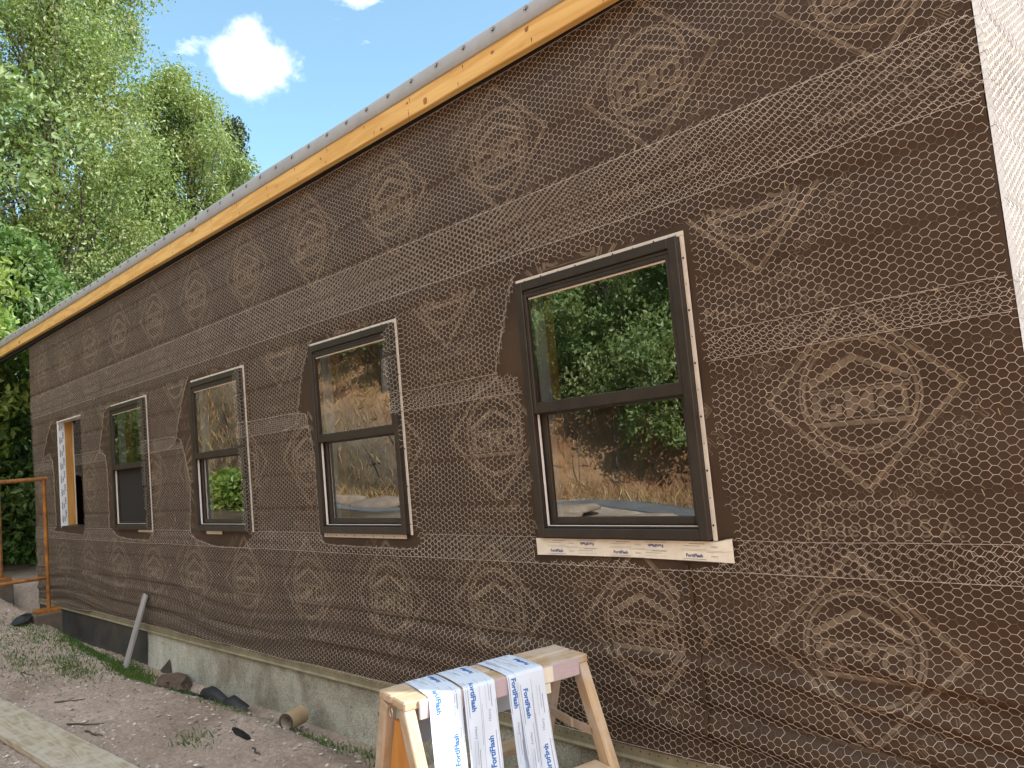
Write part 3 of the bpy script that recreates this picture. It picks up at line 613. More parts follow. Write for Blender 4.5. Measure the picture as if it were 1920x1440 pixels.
# foundation, damp proofing, weep screed
fd = MB(); xs = np.arange(XL, .021, .05); zs = np.arange(-.6, .401, .05); X, Z = np.meshgrid(xs, zs, indexing='ij'); nz = len(zs); i, j = np.meshgrid(np.arange(len(xs) - 1), np.arange(nz - 1), indexing='ij')
fd.add(np.stack([X, .004 - .004 * lown(X, Z, 3), Z], -1).reshape(-1, 3), np.stack([i * nz + j, (i + 1) * nz + j, (i + 1) * nz + j + 1, i * nz + j + 1], -1).reshape(-1, 4), 0, smooth=True)
box(fd, (-.001, .02, -.6), (.02, 8, .44), 0, 0); box(fd, (XL - .02, .02, -.6), (XL + .01, 8, .44), 0, 0)
found = part('foundation', fd, 'concrete', house)
dp = MB()
def patch(P, y, m):
    P = [(x, y, z) for x, z in P]; dp.add(P, [list(range(len(P)))], m)
patch([(XL, -.3), (-7.08, -.3), (-7.07, .10), (-7.04, .25), (-7.035, .399), (XL, .399)], -.004, 0)
patch([(-7.05, -.2), (-6.50, -.2), (-6.52, .10), (-6.54, .205), (-6.62, .16), (-6.80, .06), (-7.04, -.02)], -.0045, 0)
part('damp_coating', dp, 'damp', found)
ws = MB()
prof = [(-.003, .458), (-.010, .454), (-.011, .410), (-.021, .401), (-.021, .397), (-.002, .396)]
P = np.array([[(x, y, z + .003 * math.sin(1.3 * x)) for y, z in prof] for x in np.arange(XL, .03, .1)]); k = 6; n = len(P)
ws.add(P.reshape(-1, 3), [[a * k + b, a * k + b + 1, (a + 1) * k + b + 1, (a + 1) * k + b] for a in range(n - 1) for b in range(k - 1)], 0)
for x in np.arange(-6, 0, .045):
    z = .437 + .003 * math.sin(1.3 * x); a = np.linspace(0, 2 * np.pi, 7)[:-1]; ws.add(np.stack([x + .0035 * np.cos(a), 0 * a - .0138, z + .0035 * np.sin(a)], 1), [list(range(6))], 1)
part('weep_screed', ws, ['screed', 'hole'], house)

# ------------------------------------------------------------------ windows
def rect_frame(mb, x0, x1, z0, z1, w, y0, y1, m=0, bev=.003, wb=None):
    wb = w if wb is None else wb
    box(mb, (x0, y0, z0), (x0 + w, y1, z1), m, bev, 2); box(mb, (x1 - w, y0, z0), (x1, y1, z1), m, bev, 2)
    box(mb, (x0 + w + .0004, y0 + .0006, z1 - w), (x1 - w - .0004, y1 - .0006, z1 - .0005), m, bev, 0); box(mb, (x0 + w + .0004, y0 + .0006, z0 + .0005), (x1 - w - .0004, y1 - .0006, z0 + wb), m, bev, 0)
def window(idx, xr):
    x0, x1 = xr - WW, xr
    lab = ['large near window with a strip of printed tape under its sill', 'window second from the near end, above a bare sill strip', 'middle window with netting lapping its right jamb', 'small far window with a dark open lower sash'][idx]
    r = part('window', MB().add([(x0 + .05, .10, WZ0 + .012), (x1 - .05, .10, WZ0 + .012), (x1 - .05, .13, WZ0 + .012), (x0 + .05, .13, WZ0 + .012)], [[0, 1, 2, 3]]), 'room', house, lab)
    f = MB(); i = .020; rect_frame(f, x0 + i, x1 - i, WZ0 + .005, WZ1 - i, .042, -.046, .02); 
    # stepped head and sill detail
    box(f, (x0 + i + .043, -.036, WZ1 - i - .060), (x1 - i - .043, .02, WZ1 - i - .043), 0, .002); box(f, (x0 + i + .043, -.030, WZ0 + .048), (x1 - i - .043, .02, WZ0 + .056), 0, .001)
    part('frame', f, 'bronze', r)
    zm = WZ0 + .60
    us = MB(); rect_frame(us, x0 + i + .0425, x1 - i - .0425, zm - .026, WZ1 - i - .0605, .018, -.041, -.012, 0, .002, .050); part('upper_sash', us, 'bronze', r)
    pn = MB(); pn.add([(x0 + .083, -.027, zm + .022), (x1 - .083, -.027, zm + .022), (x1 - .083, -.027, WZ1 - .101), (x0 + .083, -.027, WZ1 - .101)], [[0, 1, 2, 3]])
    part('pane', pn, 'glass', r)
    gl = MB(); box(gl, (x0 + .086, -.030, WZ1 - .108), (x1 - .086, -.0285, WZ1 - .100), 0, 0); part('glazing_bead', gl, 'flange', r)
    zz = WZ0 + .056
    if idx != 3:
        ls = MB(); rect_frame(ls, x0 + i + .044, x1 - i - .044, zz + .001, zm + .0, .036, .000, .018, 0, .002); part('lower_sash', ls, 'bronze', r)
        pn = MB(); pn.add([(x0 + .10, .009, zz + .03), (x1 - .10, .009, zz + .03), (x1 - .10, .009, zm - .03), (x0 + .10, .009, zm - .03)], [[0, 1, 2, 3]]); part('pane', pn, 'glass', r)
    else:
        ls = MB(); ls.add([(x0 + .075, .006, zz), (x1 - .07, .006, zz), (x1 - .07, .006, zm - .02), (x0 + .075, .006, zm - .02)], [[0, 1, 2, 3]]); rect_frame(ls, x0 + i + .044, x1 - i - .044, zz + .001, zm - .002, .016, -.004, .012, 1, .002); part('insect_screen', ls, ['screen', 'bronze'], r)
    wt = MB(); box(wt, (x0 + .0668, -.022, zz), (x0 + .0695, -.010, zm - .03), 0, 0, 2); box(wt, (x0 + .075, -.024, zz + .0005), (x1 - .07, -.020, zz + .003), 0, 0); part('weatherstrip', wt, 'weather', r)
    # nailing flange
    fl = MB(); y0, y1 = -.016, -.011
    for a, b in (((x0, y0, WZ1 - i + .0006), (x1, y1, WZ1)), ((x1 - i + .0006, y0 + .0006, WZ0), (x1 - .0006, y1 + .0006, WZ1 - i + .0)), ((x0, y0 + .0006, WZ0), (x0 + i - .0006, y1 + .0006, WZ1 - i))): box(fl, a, b, 0, .001)
    if idx == 1: box(fl, (x0 + .02, y0, WZ0 - .022), (x1 - .06, y1, WZ0 + .004), 0, .001)
    if idx == 2: box(fl, (x0 + .14, y0, WZ0 - .022), (x0 + .42, y1, WZ0 + .004), 0, .001)
    if idx == 3: box(fl, (x0 + .58, y0, WZ0 - .02), (x1, y1, WZ0 - .0), 0, .001)
    n = 0
    for t in np.arange(.06, 1.2, .105):
        for cx, cz in ((x1 - .011, WZ0 + t), (x0 + t, WZ1 - .011)):
            if cx > x1: continue
            n += 1; a = np.linspace(0, 2 * np.pi, 9)[:-1]; rr_ = .0045 if n % 4 < 2 else .0025
            fl.add(np.stack([cx + rr_ * np.cos(a), 0 * a - .0168, cz + rr_ * np.sin(a)], 1), [list(range(8))], 1)
    if idx == 1:
        for t in np.arange(.06, .8, .1):
            a = np.linspace(0, 2 * np.pi, 9)[:-1]; fl.add(np.stack([x0 + t + .004 * np.cos(a), 0 * a - .0168, WZ0 - .010 + .004 * np.sin(a)], 1), [list(range(8))], 1)
    part('nailing_flange', fl, ['flange', 'hole'], r)
    # keeper screws on the dark right side and the reveal inside
    ks = MB()
    for dz in (0, .022): ico(ks, (x1 - .0225, -.030, zm + .02 + dz), (.003, .004, .004), 1, 0)
    part('keeper_screw', ks, 'iron', r)
    jb = MB()
    for xa, xb in ((x0 + .03, x0 + .075), (x1 - .075, x1 - .03)):
        box(jb, (xa, .022, WZ0 + .015), (xb, .085, WZ1 - .02), 0, 0, 2); box(jb, (xa, .0855, WZ0 + .015), (xb, .149, WZ1 - .02), 1, 0, 2)
    box(jb, (x0 + .0755, .022, WZ1 - .07), (x1 - .0755, .149, WZ1 - .02), 1, 0); box(jb, (x0 + .0755, .022, WZ0 + .014), (x1 - .0755, .149, WZ0 + .05), 1, 0)
    part('jamb_lining', jb, ['jambtape', 'stud'], r)
for k, (xr, _) in enumerate(WIN): window(k, xr)

# rough opening, not yet glazed: taped jamb, stud, white trim edge
a, b, c, d = OPN
op = MB(); box(op, (a - .005, -.008, c - .02), (a + .012, .066, d), 0, .002, 2); 
def flat_text(mb, s, h, place, m, stretch=1., bold=0.):
    V, F = glyphs(s, 0, bold); mb.add(place(V[:, 0] * h * stretch, V[:, 1] * h), F, m)
tm = op
for q in range(9):
    for yy, w, fl_ in ((.012, 'FortiFlash', 1), (.045, 'FortiFlash', -1), (.03, 'Henry', 1)):
        z0 = c + .08 + q * .15 + (.06 if yy == .045 else 0)
        if z0 > d - .06: continue
        flat_text(tm, w, .020, lambda u, v, y=yy, z=z0, f=fl_: np.stack([0 * u + a + .0128, y - v * f, z - u * f], -1), 1, 1., .03)
opn = part('window_opening', op, ['jambtape', 'inkdark'], house, 'unglazed far opening with taped jamb')
st = MB(); box(st, (a - .003, .067, c), (a + .010, .150, d), 0, .002, 2); part('stud', st, 'stud', opn); st = MB(); box(st, (b - .01, .02, c), (b + .003, .15, d), 0, .002, 2); part('stud', st, 'stud', opn)
ht = MB(); box(ht, (a - .01, -.012, d - .012), (b + .004, .10, d + .004), 0, .002); part('head_tape', ht, 'flange', opn)
sl = MB(); box(sl, (a, .0, c - .03), (b, .149, c + .004), 0, .002); part('sill', sl, 'bronze', opn)
ed = MB(); box(ed, (a + .0105, .146, c + .005), (a + .022, .156, d - .013), 0, .001, 2); part('trim_edge', ed, 'flange', opn)

# tape under the near window
def print_tape(mb, L, place, period, col_r, W_, m_ink=1, m_grey=2, th=.022, rev=(False, True), pale=0.):
    """two rows of maker's lettering with rules and boxes, along u (0..L), v across"""
    def rule(u0, u1, v, w=.0014, m=m_grey):
        n = max(2, int((u1 - u0) / .01)); us = np.linspace(u0, u1, n); A = place(us, 0 * us + v - w / 2); B = place(us, 0 * us + v + w / 2)
        mb.add(np.concatenate([A, B]), [[i, i + 1, n + i + 1, n + i] for i in range(n - 1)], m)
    def txt(s, u0, v, h, fl, m, bold=0.0):
        V, F = glyphs(s, 0, bold); f = -1 if fl else 1; mb.add(place(u0 + V[:, 0] * h * f, v + V[:, 1] * h * f), F, m)
    for row, (v, fl) in enumerate(zip(col_r, rev)):
        n = int(L / period) + 2
        for k in range(-1, n):
            u = (k + .35 + .5 * row) * period
            tw_ = th * 5.2; s = -1 if fl else 1
            if tw_ / 2 < u < L - tw_ / 2:
                txt('FortiFlash', u, v, th, fl, m_ink, .035)
                rule(u - tw_ / 2, u + tw_ / 2, v - s * th * .72, .0022, m_grey)
            uh = u + s * th * 4.6
            if .03 < uh < L - .03: txt('Henry', uh, v, th * .62, fl, m_grey)
            for e in (-1, 1):
                ua, ub = u - th * 3, u + th * 6.4 * 1
                if fl: ua, ub = u - th * 6.4, u + th * 3
                ua, ub = max(ua, .004), min(ub, L - .004)
                if ub > ua + .02: rule(ua, ub, v + e * th * 1.05, .0010)
            ur = u + period * .5
            if .06 < ur < L - .06:
                rule(ur - .05, ur + .03, v + .003, .0018); rule(ur - .055, ur + .055, v - .010, .0008); rule(ur - .02, ur + .05, v + .012, .0026, m_grey)
fs = MB(); x0, x1 = -2.022, -1.006
def fpl(u, v, e=0.):
    u = np.asarray(u, float); v = np.asarray(v, float); t = u / (x1 - x0); zt = 1.309 + .012 * sstep(.93, 1, t); zb = 1.232 + .006 * np.sin(3 * t) - .004 * t
    return np.stack([x0 + u, -.0205 - .002 * np.sin(9 * t) - e, zb + (zt - zb) * (v / .08)], -1)
us = np.linspace(0, x1 - x0, 50); vs = np.array([0, .04, .08]); U, Vv = np.meshgrid(us, vs, indexing='ij')
fs.add(fpl(U.ravel(), Vv.ravel()), [[i * 3 + j, (i + 1) * 3 + j, (i + 1) * 3 + j + 1, i * 3 + j + 1] for i in range(49) for j in range(2)], 0)
print_tape(fs, x1 - x0, lambda u, v: fpl(u, v, .0008), .36, (.022, .058), .08, th=.0195)
part('flashing_strip', fs, ['oldtape', 'inkdark', 'inkgrey'], house, 'off-white printed tape under the near window')

# ------------------------------------------------------------------ ground
_gk = np.random.default_rng(9); _ga = _gk.uniform(0, 6.28, 24); _gp = _gk.uniform(0, 6.28, 24)
def gn(x, y, f): return sum(np.sin(f * (x * np.cos(_ga[i]) + y * np.sin(_ga[i])) * (1 + .13 * i) + _gp[i]) for i in range(12)) / 12
def G(x, y):
    x, y = np.asarray(x, float), np.asarray(y, float)
    rise = .34 * sstep(-7.2, -10.6, x) + .04 * np.clip(-x - 11, 0, 40)
    lip = sstep(-.12, -.42, y + .05 * np.sin(1.7 * x)) ; inside = sstep(XL - .8, XL, x)
    z = .06 + .03 * sstep(-6.5, -7.5, x) + (.12 + rise) * (1 - inside * (1 - lip))
    z = z + .015 * gn(x, y, 1.4) + .014 * gn(x, y, 5) + .010 * gn(x, y, 13)
    z = z - .14 * sstep(-3.6, -2.4, x) * sstep(-2.5, -1.2, y) * (1 - .5 * lip)
    bank = np.clip(-y - 11.2 + .30 * np.clip(-x - 9, 0, 30), 0, 26); z = z + (bank * .85 + .5 * gn(x, y, .35) * sstep(0, 4, bank)) * sstep(0, 2.0, bank) * 1.0
    far = np.clip(y - 14, 0, 60); z = z + far * .05
    return z
def spaced(fine, lo, hi, step, grow=1.22):
    a = list(np.arange(fine[0], fine[1] + 1e-6, step)); s = step
    while a[-1] < hi: s *= grow; a.append(min(hi, a[-1] + s))
    s = step; b = []
    x = fine[0]
    while x > lo: s *= grow; x = max(lo, x - s); b.append(x)
    return np.array(b[::-1] + a)
gx = spaced((-12.2, -2.2), -160, 160, .028, 1.09); gy = spaced((-1.8, .1), -130, 160, .024, 1.08)
X, Y = np.meshgrid(gx, gy, indexing='ij'); Z = G(X, Y); ny = len(gy); i, j = np.meshgrid(np.arange(len(gx) - 1), np.arange(ny - 1), indexing='ij')
_h = rng.normal(0, .0055, Z.shape) * ((X > -13) & (X < -1.5) & (Y > -3)); Z = Z + _h
gm = MB(); gm.add(np.stack([X, Y, Z], -1).reshape(-1, 3), np.stack([i * ny + j, (i + 1) * ny + j, (i + 1) * ny + j + 1, i * ny + j + 1], -1).reshape(-1, 4), 0, smooth=True)
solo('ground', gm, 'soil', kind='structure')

# gravel, chips and grass (nobody could count these)
def scatter_stones(n, sampler, s0, s1, m):
    mb = MB(); oc = np.array([(1, 0, 0), (-1, 0, 0), (0, 1, 0), (0, -1, 0), (0, 0, 1), (0, 0, -1)], float); of = np.array([(0, 2, 4), (2, 1, 4), (1, 3, 4), (3, 0, 4), (2, 0, 5), (1, 2, 5), (3, 1, 5), (0, 3, 5)])
    x, y = sampler(n); s = rng.uniform(s0 ** .5, s1 ** .5, n) ** 2; a = rng.uniform(0, 6.28, n)
    V = oc[None] * rng.uniform(.55, 1.3, (n, 6, 1)); V = V * np.array([1.2, .8, .5]) * s[:, None, None]
    c, sn = np.cos(a)[:, None], np.sin(a)[:, None]; vx = V[..., 0] * c - V[..., 1] * sn; vy = V[..., 0] * sn + V[..., 1] * c
    P = np.stack([vx + x[:, None], vy + y[:, None], V[..., 2] + G(x, y)[:, None] + s[:, None] * .15], -1)
    mb.add(P.reshape(-1, 3), (of[None] + np.arange(n)[:, None, None] * 6).reshape(-1, 3), m); return mb
def near(n): x = -2.2 - rng.random(n) ** .8 * 9.5; return x, -.05 - rng.random(n) * 1.75
g1 = scatter_stones(5200, near, .003, .018, 0); solo('gravel', g1, 'pebble', kind='stuff')
g2 = scatter_stones(900, near, .004, .016, 0); solo('wood_chips', g2, 'chip', kind='stuff')
def blades(n, sampler, h0, h1, w, lean=.5, zoff=0.):
    x, y = sampler(n); z = G(x, y); a = rng.uniform(0, 6.28, n); h = rng.uniform(h0, h1, n); l = rng.uniform(.1, lean, n) * h; b = rng.uniform(0, 6.28, n)
    dx, dy = np.cos(a) * w / 2, np.sin(a) * w / 2; lx, ly = np.cos(b) * l, np.sin(b) * l
    P = np.stack([np.stack([x - dx, y - dy, z - .005], -1), np.stack([x + dx, y + dy, z - .005], -1), np.stack([x + dx * .7 + lx * .35, y + dy * .7 + ly * .35, z + h * .6], -1), np.stack([x + lx, y + ly, z + h], -1), np.stack([x - dx * .7 + lx * .35, y - dy * .7 + ly * .35, z + h * .6], -1)], 1)
    mb = MB(); mb.add(P.reshape(-1, 3), np.arange(n)[:, None] * 5 + np.arange(5)[None], 0); return mb
def patchy(cs):
    def f(n):
        k = rng.choice(len(cs), n, p=np.array([c[4] for c in cs]) / sum(c[4] for c in cs)); C = np.array(cs)[k]
        return C[:, 0] + rng.normal(0, 1, n) * C[:, 2], np.minimum(-.03, C[:, 1] + rng.normal(0, 1, n) * C[:, 3])
    return f
GR = [(-7.15, -.20, .32, .07, 7), (-7.9, -.30, .30, .09, 6), (-6.75, -.24, .20, .07, 5), (-8.6, -.55, .35, .12, 2.5), (-7.2, -.60, .35, .08, 3), (-7.9, -.85, .5, .10, 2), (-6.4, -.34, .2, .05, 1.2), (-8.9, -.9, .4, .2, .8), (-4.3, -.72, .12, .07, .4), (-3.9, -.17, .25, .04, 1.0), (-3.2, -.10, .25, .04, 1.4), (-4.9, -.30, .2, .06, .4), (-5.7, -.24, .15, .05, .6)]
gb = blades(7000, patchy(GR), .010, .045, .0045, 1.1); gb2 = blades(2400, patchy(GR), .008, .03, .011, 1.5)
gb.V += gb2.V; gb.B += gb2.B; gb.F += [f + gb.n for f in gb2.F]; gb.M += gb2.M; gb.S += gb2.S; gb.n += gb2.n
solo('grass', gb, 'grass', kind='stuff')
def bankpts(n):
    x = rng.uniform(-45, 0, n); return x, -10.4 + .30 * np.clip(-x - 9, 0, 30) - rng.random(n) ** 1.3 * 12
solo('dry_grass', blades(42000, bankpts, .10, .42, .018, 1.3), 'drygrass', kind='stuff')

# ------------------------------------------------------------------ trees
def leaf_cloud(mb, C, rad, per, size, r, m=0, droop=.3, flat=1.):
    n = len(C) * per; c = np.repeat(C, per, 0); d = r.normal(size=(n, 3)); d /= np.linalg.norm(d, axis=1, keepdims=True); R_ = np.repeat(np.asarray(rad) * np.ones(len(C)), per)
    p = c + d * (R_ * r.random(n) ** .5)[:, None] * np.array([1, 1, flat])
    t = r.normal(size=(n, 3)); t[:, 2] -= droop * 1.5; t /= np.linalg.norm(t, axis=1, keepdims=True)
    q = np.cross(t, r.normal(size=(n, 3))); q /= np.linalg.norm(q, axis=1, keepdims=True) + 1e-9
    s = size * r.uniform(.6, 1.35, n)[:, None]; w = s * .27
    nn = np.cross(t, q) * s * .10
    V = np.stack([p - t * s * .5, p + q * w - nn, p + t * s * .5, p - q * w - nn], 1)
    mb.add(V.reshape(-1, 3), np.arange(n)[:, None] * 4 + np.arange(4)[None], m)
def envelope(r, n, c, R_, shape, clump=.5):
    """points in the outer part of a crown: c centre, R radii, shape(zrel)->width"""
    out = []
    while len(out) < n:
        z = r.uniform(-1, 1); a = r.uniform(0, 2 * np.pi); k = shape(z) * (.86 + .2 * math.sin(3 * a + 5 * z + c[0]) + .12 * math.sin(7 * a - 9 * z)) * r.random() ** clump
        out.append((c[0] + R_[0] * k * math.cos(a), c[1] + R_[1] * k * math.sin(a), c[2] + R_[2] * z))
    return np.array(out)
def branches(mb, base, top, C, r, r0, m=0, every=6):
    base, top = np.asarray(base, float), np.asarray(top, float)
    s = np.linspace(0, 1, 9)[:, None]; tr = base * (1 - s) + top * s; tr[:, :2] += np.cumsum(r.normal(0, .05, (9, 2)), 0) * s
    tube(mb, tr, np.linspace(r0, r0 * .25, 9), m, 9)
    for p in C[::every]:
        h = np.clip((p[2] - base[2]) / (top[2] - base[2]) - r.uniform(.12, .32), .12, .95); a = np.array([np.interp(h, s[:, 0], tr[:, k]) for k in range(3)])
        u = np.linspace(0, 1, 6)[:, None]; q = a * (1 - u) + p * u; q[:, 2] += .25 * np.sin(u[:, 0] * np.pi) * np.linalg.norm(p - a) * .35; q[1:-1] += r.normal(0, .06, (4, 3))
        tube(mb, q, np.linspace(r0 * .26 * (1 - h * .6), .008, 6), m, 5, False)
def round_shape(z): return math.sqrt(max(.03, 1 - z * z)) * (1.0 - .12 * z)
def egg(z): return math.sqrt(max(.02, 1 - ((z + .15) / 1.15) ** 2)) if z < .99 else .1
def column(z): return min(1., .45 + (z + 1) * 1.2) * math.sqrt(max(.02, 1 - max(0, (z - .35) / .66) ** 2))
def cone(z): return max(.04, (1 - z) / 2)
def tree(name, x, y, ht, R_, zc0, label, leaf, nclus, per, size, rad, seed, shape=egg, group='trees beyond the house', cat='tree', r0=.2, extra=None, droop=.3):
    r = np.random.default_rng(seed); z0 = float(G(x, y)); t = thing(name, (x, y, z0), label, cat, group)
    c = np.array([x, y, z0 + (zc0 + ht) / 2]); C = envelope(r, nclus, c, (R_, R_, (ht - zc0) / 2), shape)
    if extra is not None: C = np.concatenate([C, extra])
    b = MB(); branches(b, (x, y, z0 - .1), (x + r.normal(0, .3), y + r.normal(0, .3), z0 + ht * .92), C, r, r0); part('trunk', b, 'bark', t)
    l = MB(); leaf_cloud(l, C, rad * r.uniform(.6, 1.3, len(C)), per, size, r, 0, droop); part('crown', l, leaf, t)
    return t
def sp(az, dist):  # a place on the ground by compass bearing from the lens
    a = math.radians(az); return CAM[0] + dist * math.sin(a), CAM[1] + dist * math.cos(a)
x, y = sp(-75.3, 19); tree('broadleaf_tree', x, y, 16.5, 2.75, 1.4, 'tallest bright green tree, filling the top left corner of the view', 'leaf', 640, 270, .088, .56, 21, column, droop=.5, r0=.24)
x, y = sp(-67.0, 23); tree('broadleaf_tree', x, y, 12.2, 2.0, 1.5, 'green tree with a narrow crown beside the white cloud', 'leaf', 440, 250, .095, .5, 22, column, droop=.5, r0=.2)
x, y = sp(-70.5, 27); tree('broadleaf_tree', x, y, 10.6, 3.0, 2.0, 'dull green tree filling the gap between the two bright trees', 'leaf2', 380, 140, .14, .7, 23, droop=.4)
x, y = sp(-82.5, 16); tree('broadleaf_tree', x, y, 11.0, 2.4, 2.0, 'pale tree at the left edge with bare twigs showing through', 'leaf2', 200, 90, .15, .5, 24, droop=.4)
x, y = sp(-77.6, 15.0); tree('leafy_shrub', x, y, 5.2, 1.75, .1, 'dense dark shrub beyond the scaffold frames at the left edge', 'leafdark', 330, 95, .12, .42, 25, round_shape, 'shrubs beyond the house', 'shrub', .07)
x, y = sp(-79.5, 13.6); tree('leafy_shrub', x, y, 4.5, .9, 1.9, 'yellow-green young shrub just under the left end of the eave', 'leafyellow', 60, 70, .13, .35, 26, round_shape, 'shrubs beyond the house', 'shrub', .05)
x, y = sp(-63.2, 27); tree('conifer', x, y, 12.6, 1.7, 2, 'dark blue-green pine showing on the right flank of the narrow tree', 'needle', 190, 110, .14, .42, 27, cone, 'conifers beyond the house', 'pine')
x, y = sp(-60.6, 33); tree('conifer', x, y, 12.4, 2.2, 3, 'pine top just peeping over the roof trim', 'needle', 150, 90, .16, .5, 28, cone, 'conifers beyond the house', 'pine')
# the wood behind the photographer, seen only in the panes
wd = MB(); r = np.random.default_rng(40)
for (x, y, ht, R_, z0, n) in [(-8.6, -12.4, 5.5, 2.3, .5, 190), (-10.6, -12.7, 4.6, 2.2, .3, 190), (-12.9, -12.6, 6.0, 2.4, .8, 190), (-6.6, -13.4, 8, 2.6, 1.0, 130), (-11, -16.5, 10, 3, 1, 150), (-14.6, -14.5, 8, 2.6, 1.0, 130), (-18.9, -11.6, 4.6, 2.0, 1.4, 120), (-22.5, -11.8, 5, 2.2, 1.2, 110), (-17.5, -15, 7, 2.6, 1.5, 110), (-27.5, -9.6, 5, 2.0, 1.3, 110), (-32, -11, 6, 2.6, .8, 100), (-24.2, -5.6, 3.7, 1.7, 1.0, 110), (-30, -5.6, 6, 2.4, 1.2, 90), (-22, -20, 10, 3, 2, 80), (-31, -20, 12, 3.5, 2, 80), (-43, -18, 12, 4, 2, 80), (-2, -18, 12, 3.5, 2, 80), (-40, -9, 6, 3.0, .3, 80), (-52, -8, 10, 4, .5, 80), (-60, -2, 12, 5, .5, 80)]:
    z = float(G(x, y)); C = envelope(r, n, (x, y, z + (z0 + ht) / 2), (R_, R_, (ht - z0) / 2), egg); branches(wd, (x, y, z - .2), (x, y, z + ht * .9), C, r, .15, 1, 9); leaf_cloud(wd, C, .45 * r.uniform(.6, 1.3, n), 95, .12, r, 0, .6)
for (x, y, ht, R_) in [(-18.6, -6.6, .85, .9), (-17.4, -7.3, .6, .7), (-20.2, -6.9, .8, .8)]:
    z = float(G(x, y)); C = envelope(r, 50, (x, y, z + ht / 2), (R_, R_, ht / 2), round_shape); leaf_cloud(wd, C, .3, 60, .16, r, 2, -.3)
for k in range(260):   # bare brush on the bank
    x = r.uniform(-38, -4); y = -11.4 + .30 * min(30, max(0, -x - 9)) - r.random() * 7; z = float(G(x, y)); a = r.uniform(0, 6.28); h = r.uniform(.5, 1.9); l = r.uniform(.2, 1.0)
    tube(wd, [(x, y, z - .05), (x + l * .4 * math.cos(a), y + l * .4 * math.sin(a), z + h * .6), (x + l * math.cos(a), y + l * math.sin(a), z + h)], [.022, .014, .004], 1, 4, False)
solo('woodland', wd, ['leaf', 'bark', 'leafyellow'], kind='stuff')
fb_ = MB(); F_ = [sp(-70 - 1.9 * i, 38 + 5 * math.sin(i * 2.1)) for i in range(-2, 11)]
for (x, y) in F_:
    z = float(G(x, y)); C = envelope(r, 60, (x, y, z + 4.5), (3.4, 3.4, 4.8), round_shape); leaf_cloud(fb_, C, .9, 60, .34, r, 0, .4); branches(fb_, (x, y, z - .2), (x, y, z + 8), C, r, .2, 1, 8)
solo('distant_wood', fb_, ['leaf2', 'bark'], kind='stuff')

# things at the bank foot that the panes mirror
tp = MB(); s = np.linspace(0, 1, 40); cxs = -5 - 15 * s; cys = -11.2 + .30 * np.clip(-cxs - 9, 0, 30) + 1.5 - .5 * np.sin(s * 9.0) ; w = .55 + .2 * np.sin(s * 14)
A = np.stack([cxs, cys - w, G(cxs, cys - w) + .03], -1); B = np.stack([cxs, cys + w, G(cxs, cys + w) + .03], -1); A2 = A - [0, 0, .05]; B2 = B - [0, 0, .05]
tp.add(np.concatenate([A, B, A2, B2]), [[i, i + 1, 41 + i, 40 + i] for i in range(39)] + [[80 + i, 81 + i, i + 1, i] for i in range(39)] + [[40 + i, 41 + i, 121 + i, 120 + i] for i in range(39)], 0)
solo('ground_sheet', tp, 'tarp', 'long grey sheet laid along the foot of the bank, mirrored in the panes', 'sheet')
for k, (x, y, sx, sy, sz) in enumerate([(-7.6, -8.2, .75, .5, .20), (-9.4, -8.0, .8, .6, .13), (-14.6, -8.0, .9, .5, .16), (-16.6, -8.2, .7, .5, .17)]):
    b = MB(); ico(b, (x, y, float(G(x, y)) + sz * .3), (sx, sy, sz), 3, .5, 0, 60 + k)
    solo('boulder', b, 'boulder', ['long pinkish rock mirrored at the foot of the near window', 'flat pale rock mirrored beside the long pinkish one', 'broad rock mirrored low in the second window', 'rounder rock mirrored at the right of the second window'][k], 'rock', 'rocks in front of the bank')
shd = thing('shed', (-11.5, -16.2, float(G(-11.5, -16.2))), 'dark board shed behind the trees, mirrored in the near window', 'shed')
b = MB(); z = float(G(-11.5, -15.0)) - .6
for k in range(16): box(b, (-14 + k * .31, -15.02 - .02 * (k % 2), z), (-14 + k * .31 + .285, -14.98, z + 4.2), 0, .003, 2)
part('board_wall', b, 'shed', shd); b = MB(); box(b, (-14, -17.5, z), (-9.05, -15.05, z + 4.1), 0, 0); part('wall', b, 'shed', shd)
b = MB(); chamfer(b, (-11.5, -16.2, z + 4.35), (1, 0, 0), (0, .98, -.17), (0, .17, .98), 2.8, 1.7, .05, .01); part('roof', b, 'roofmetal', shd)

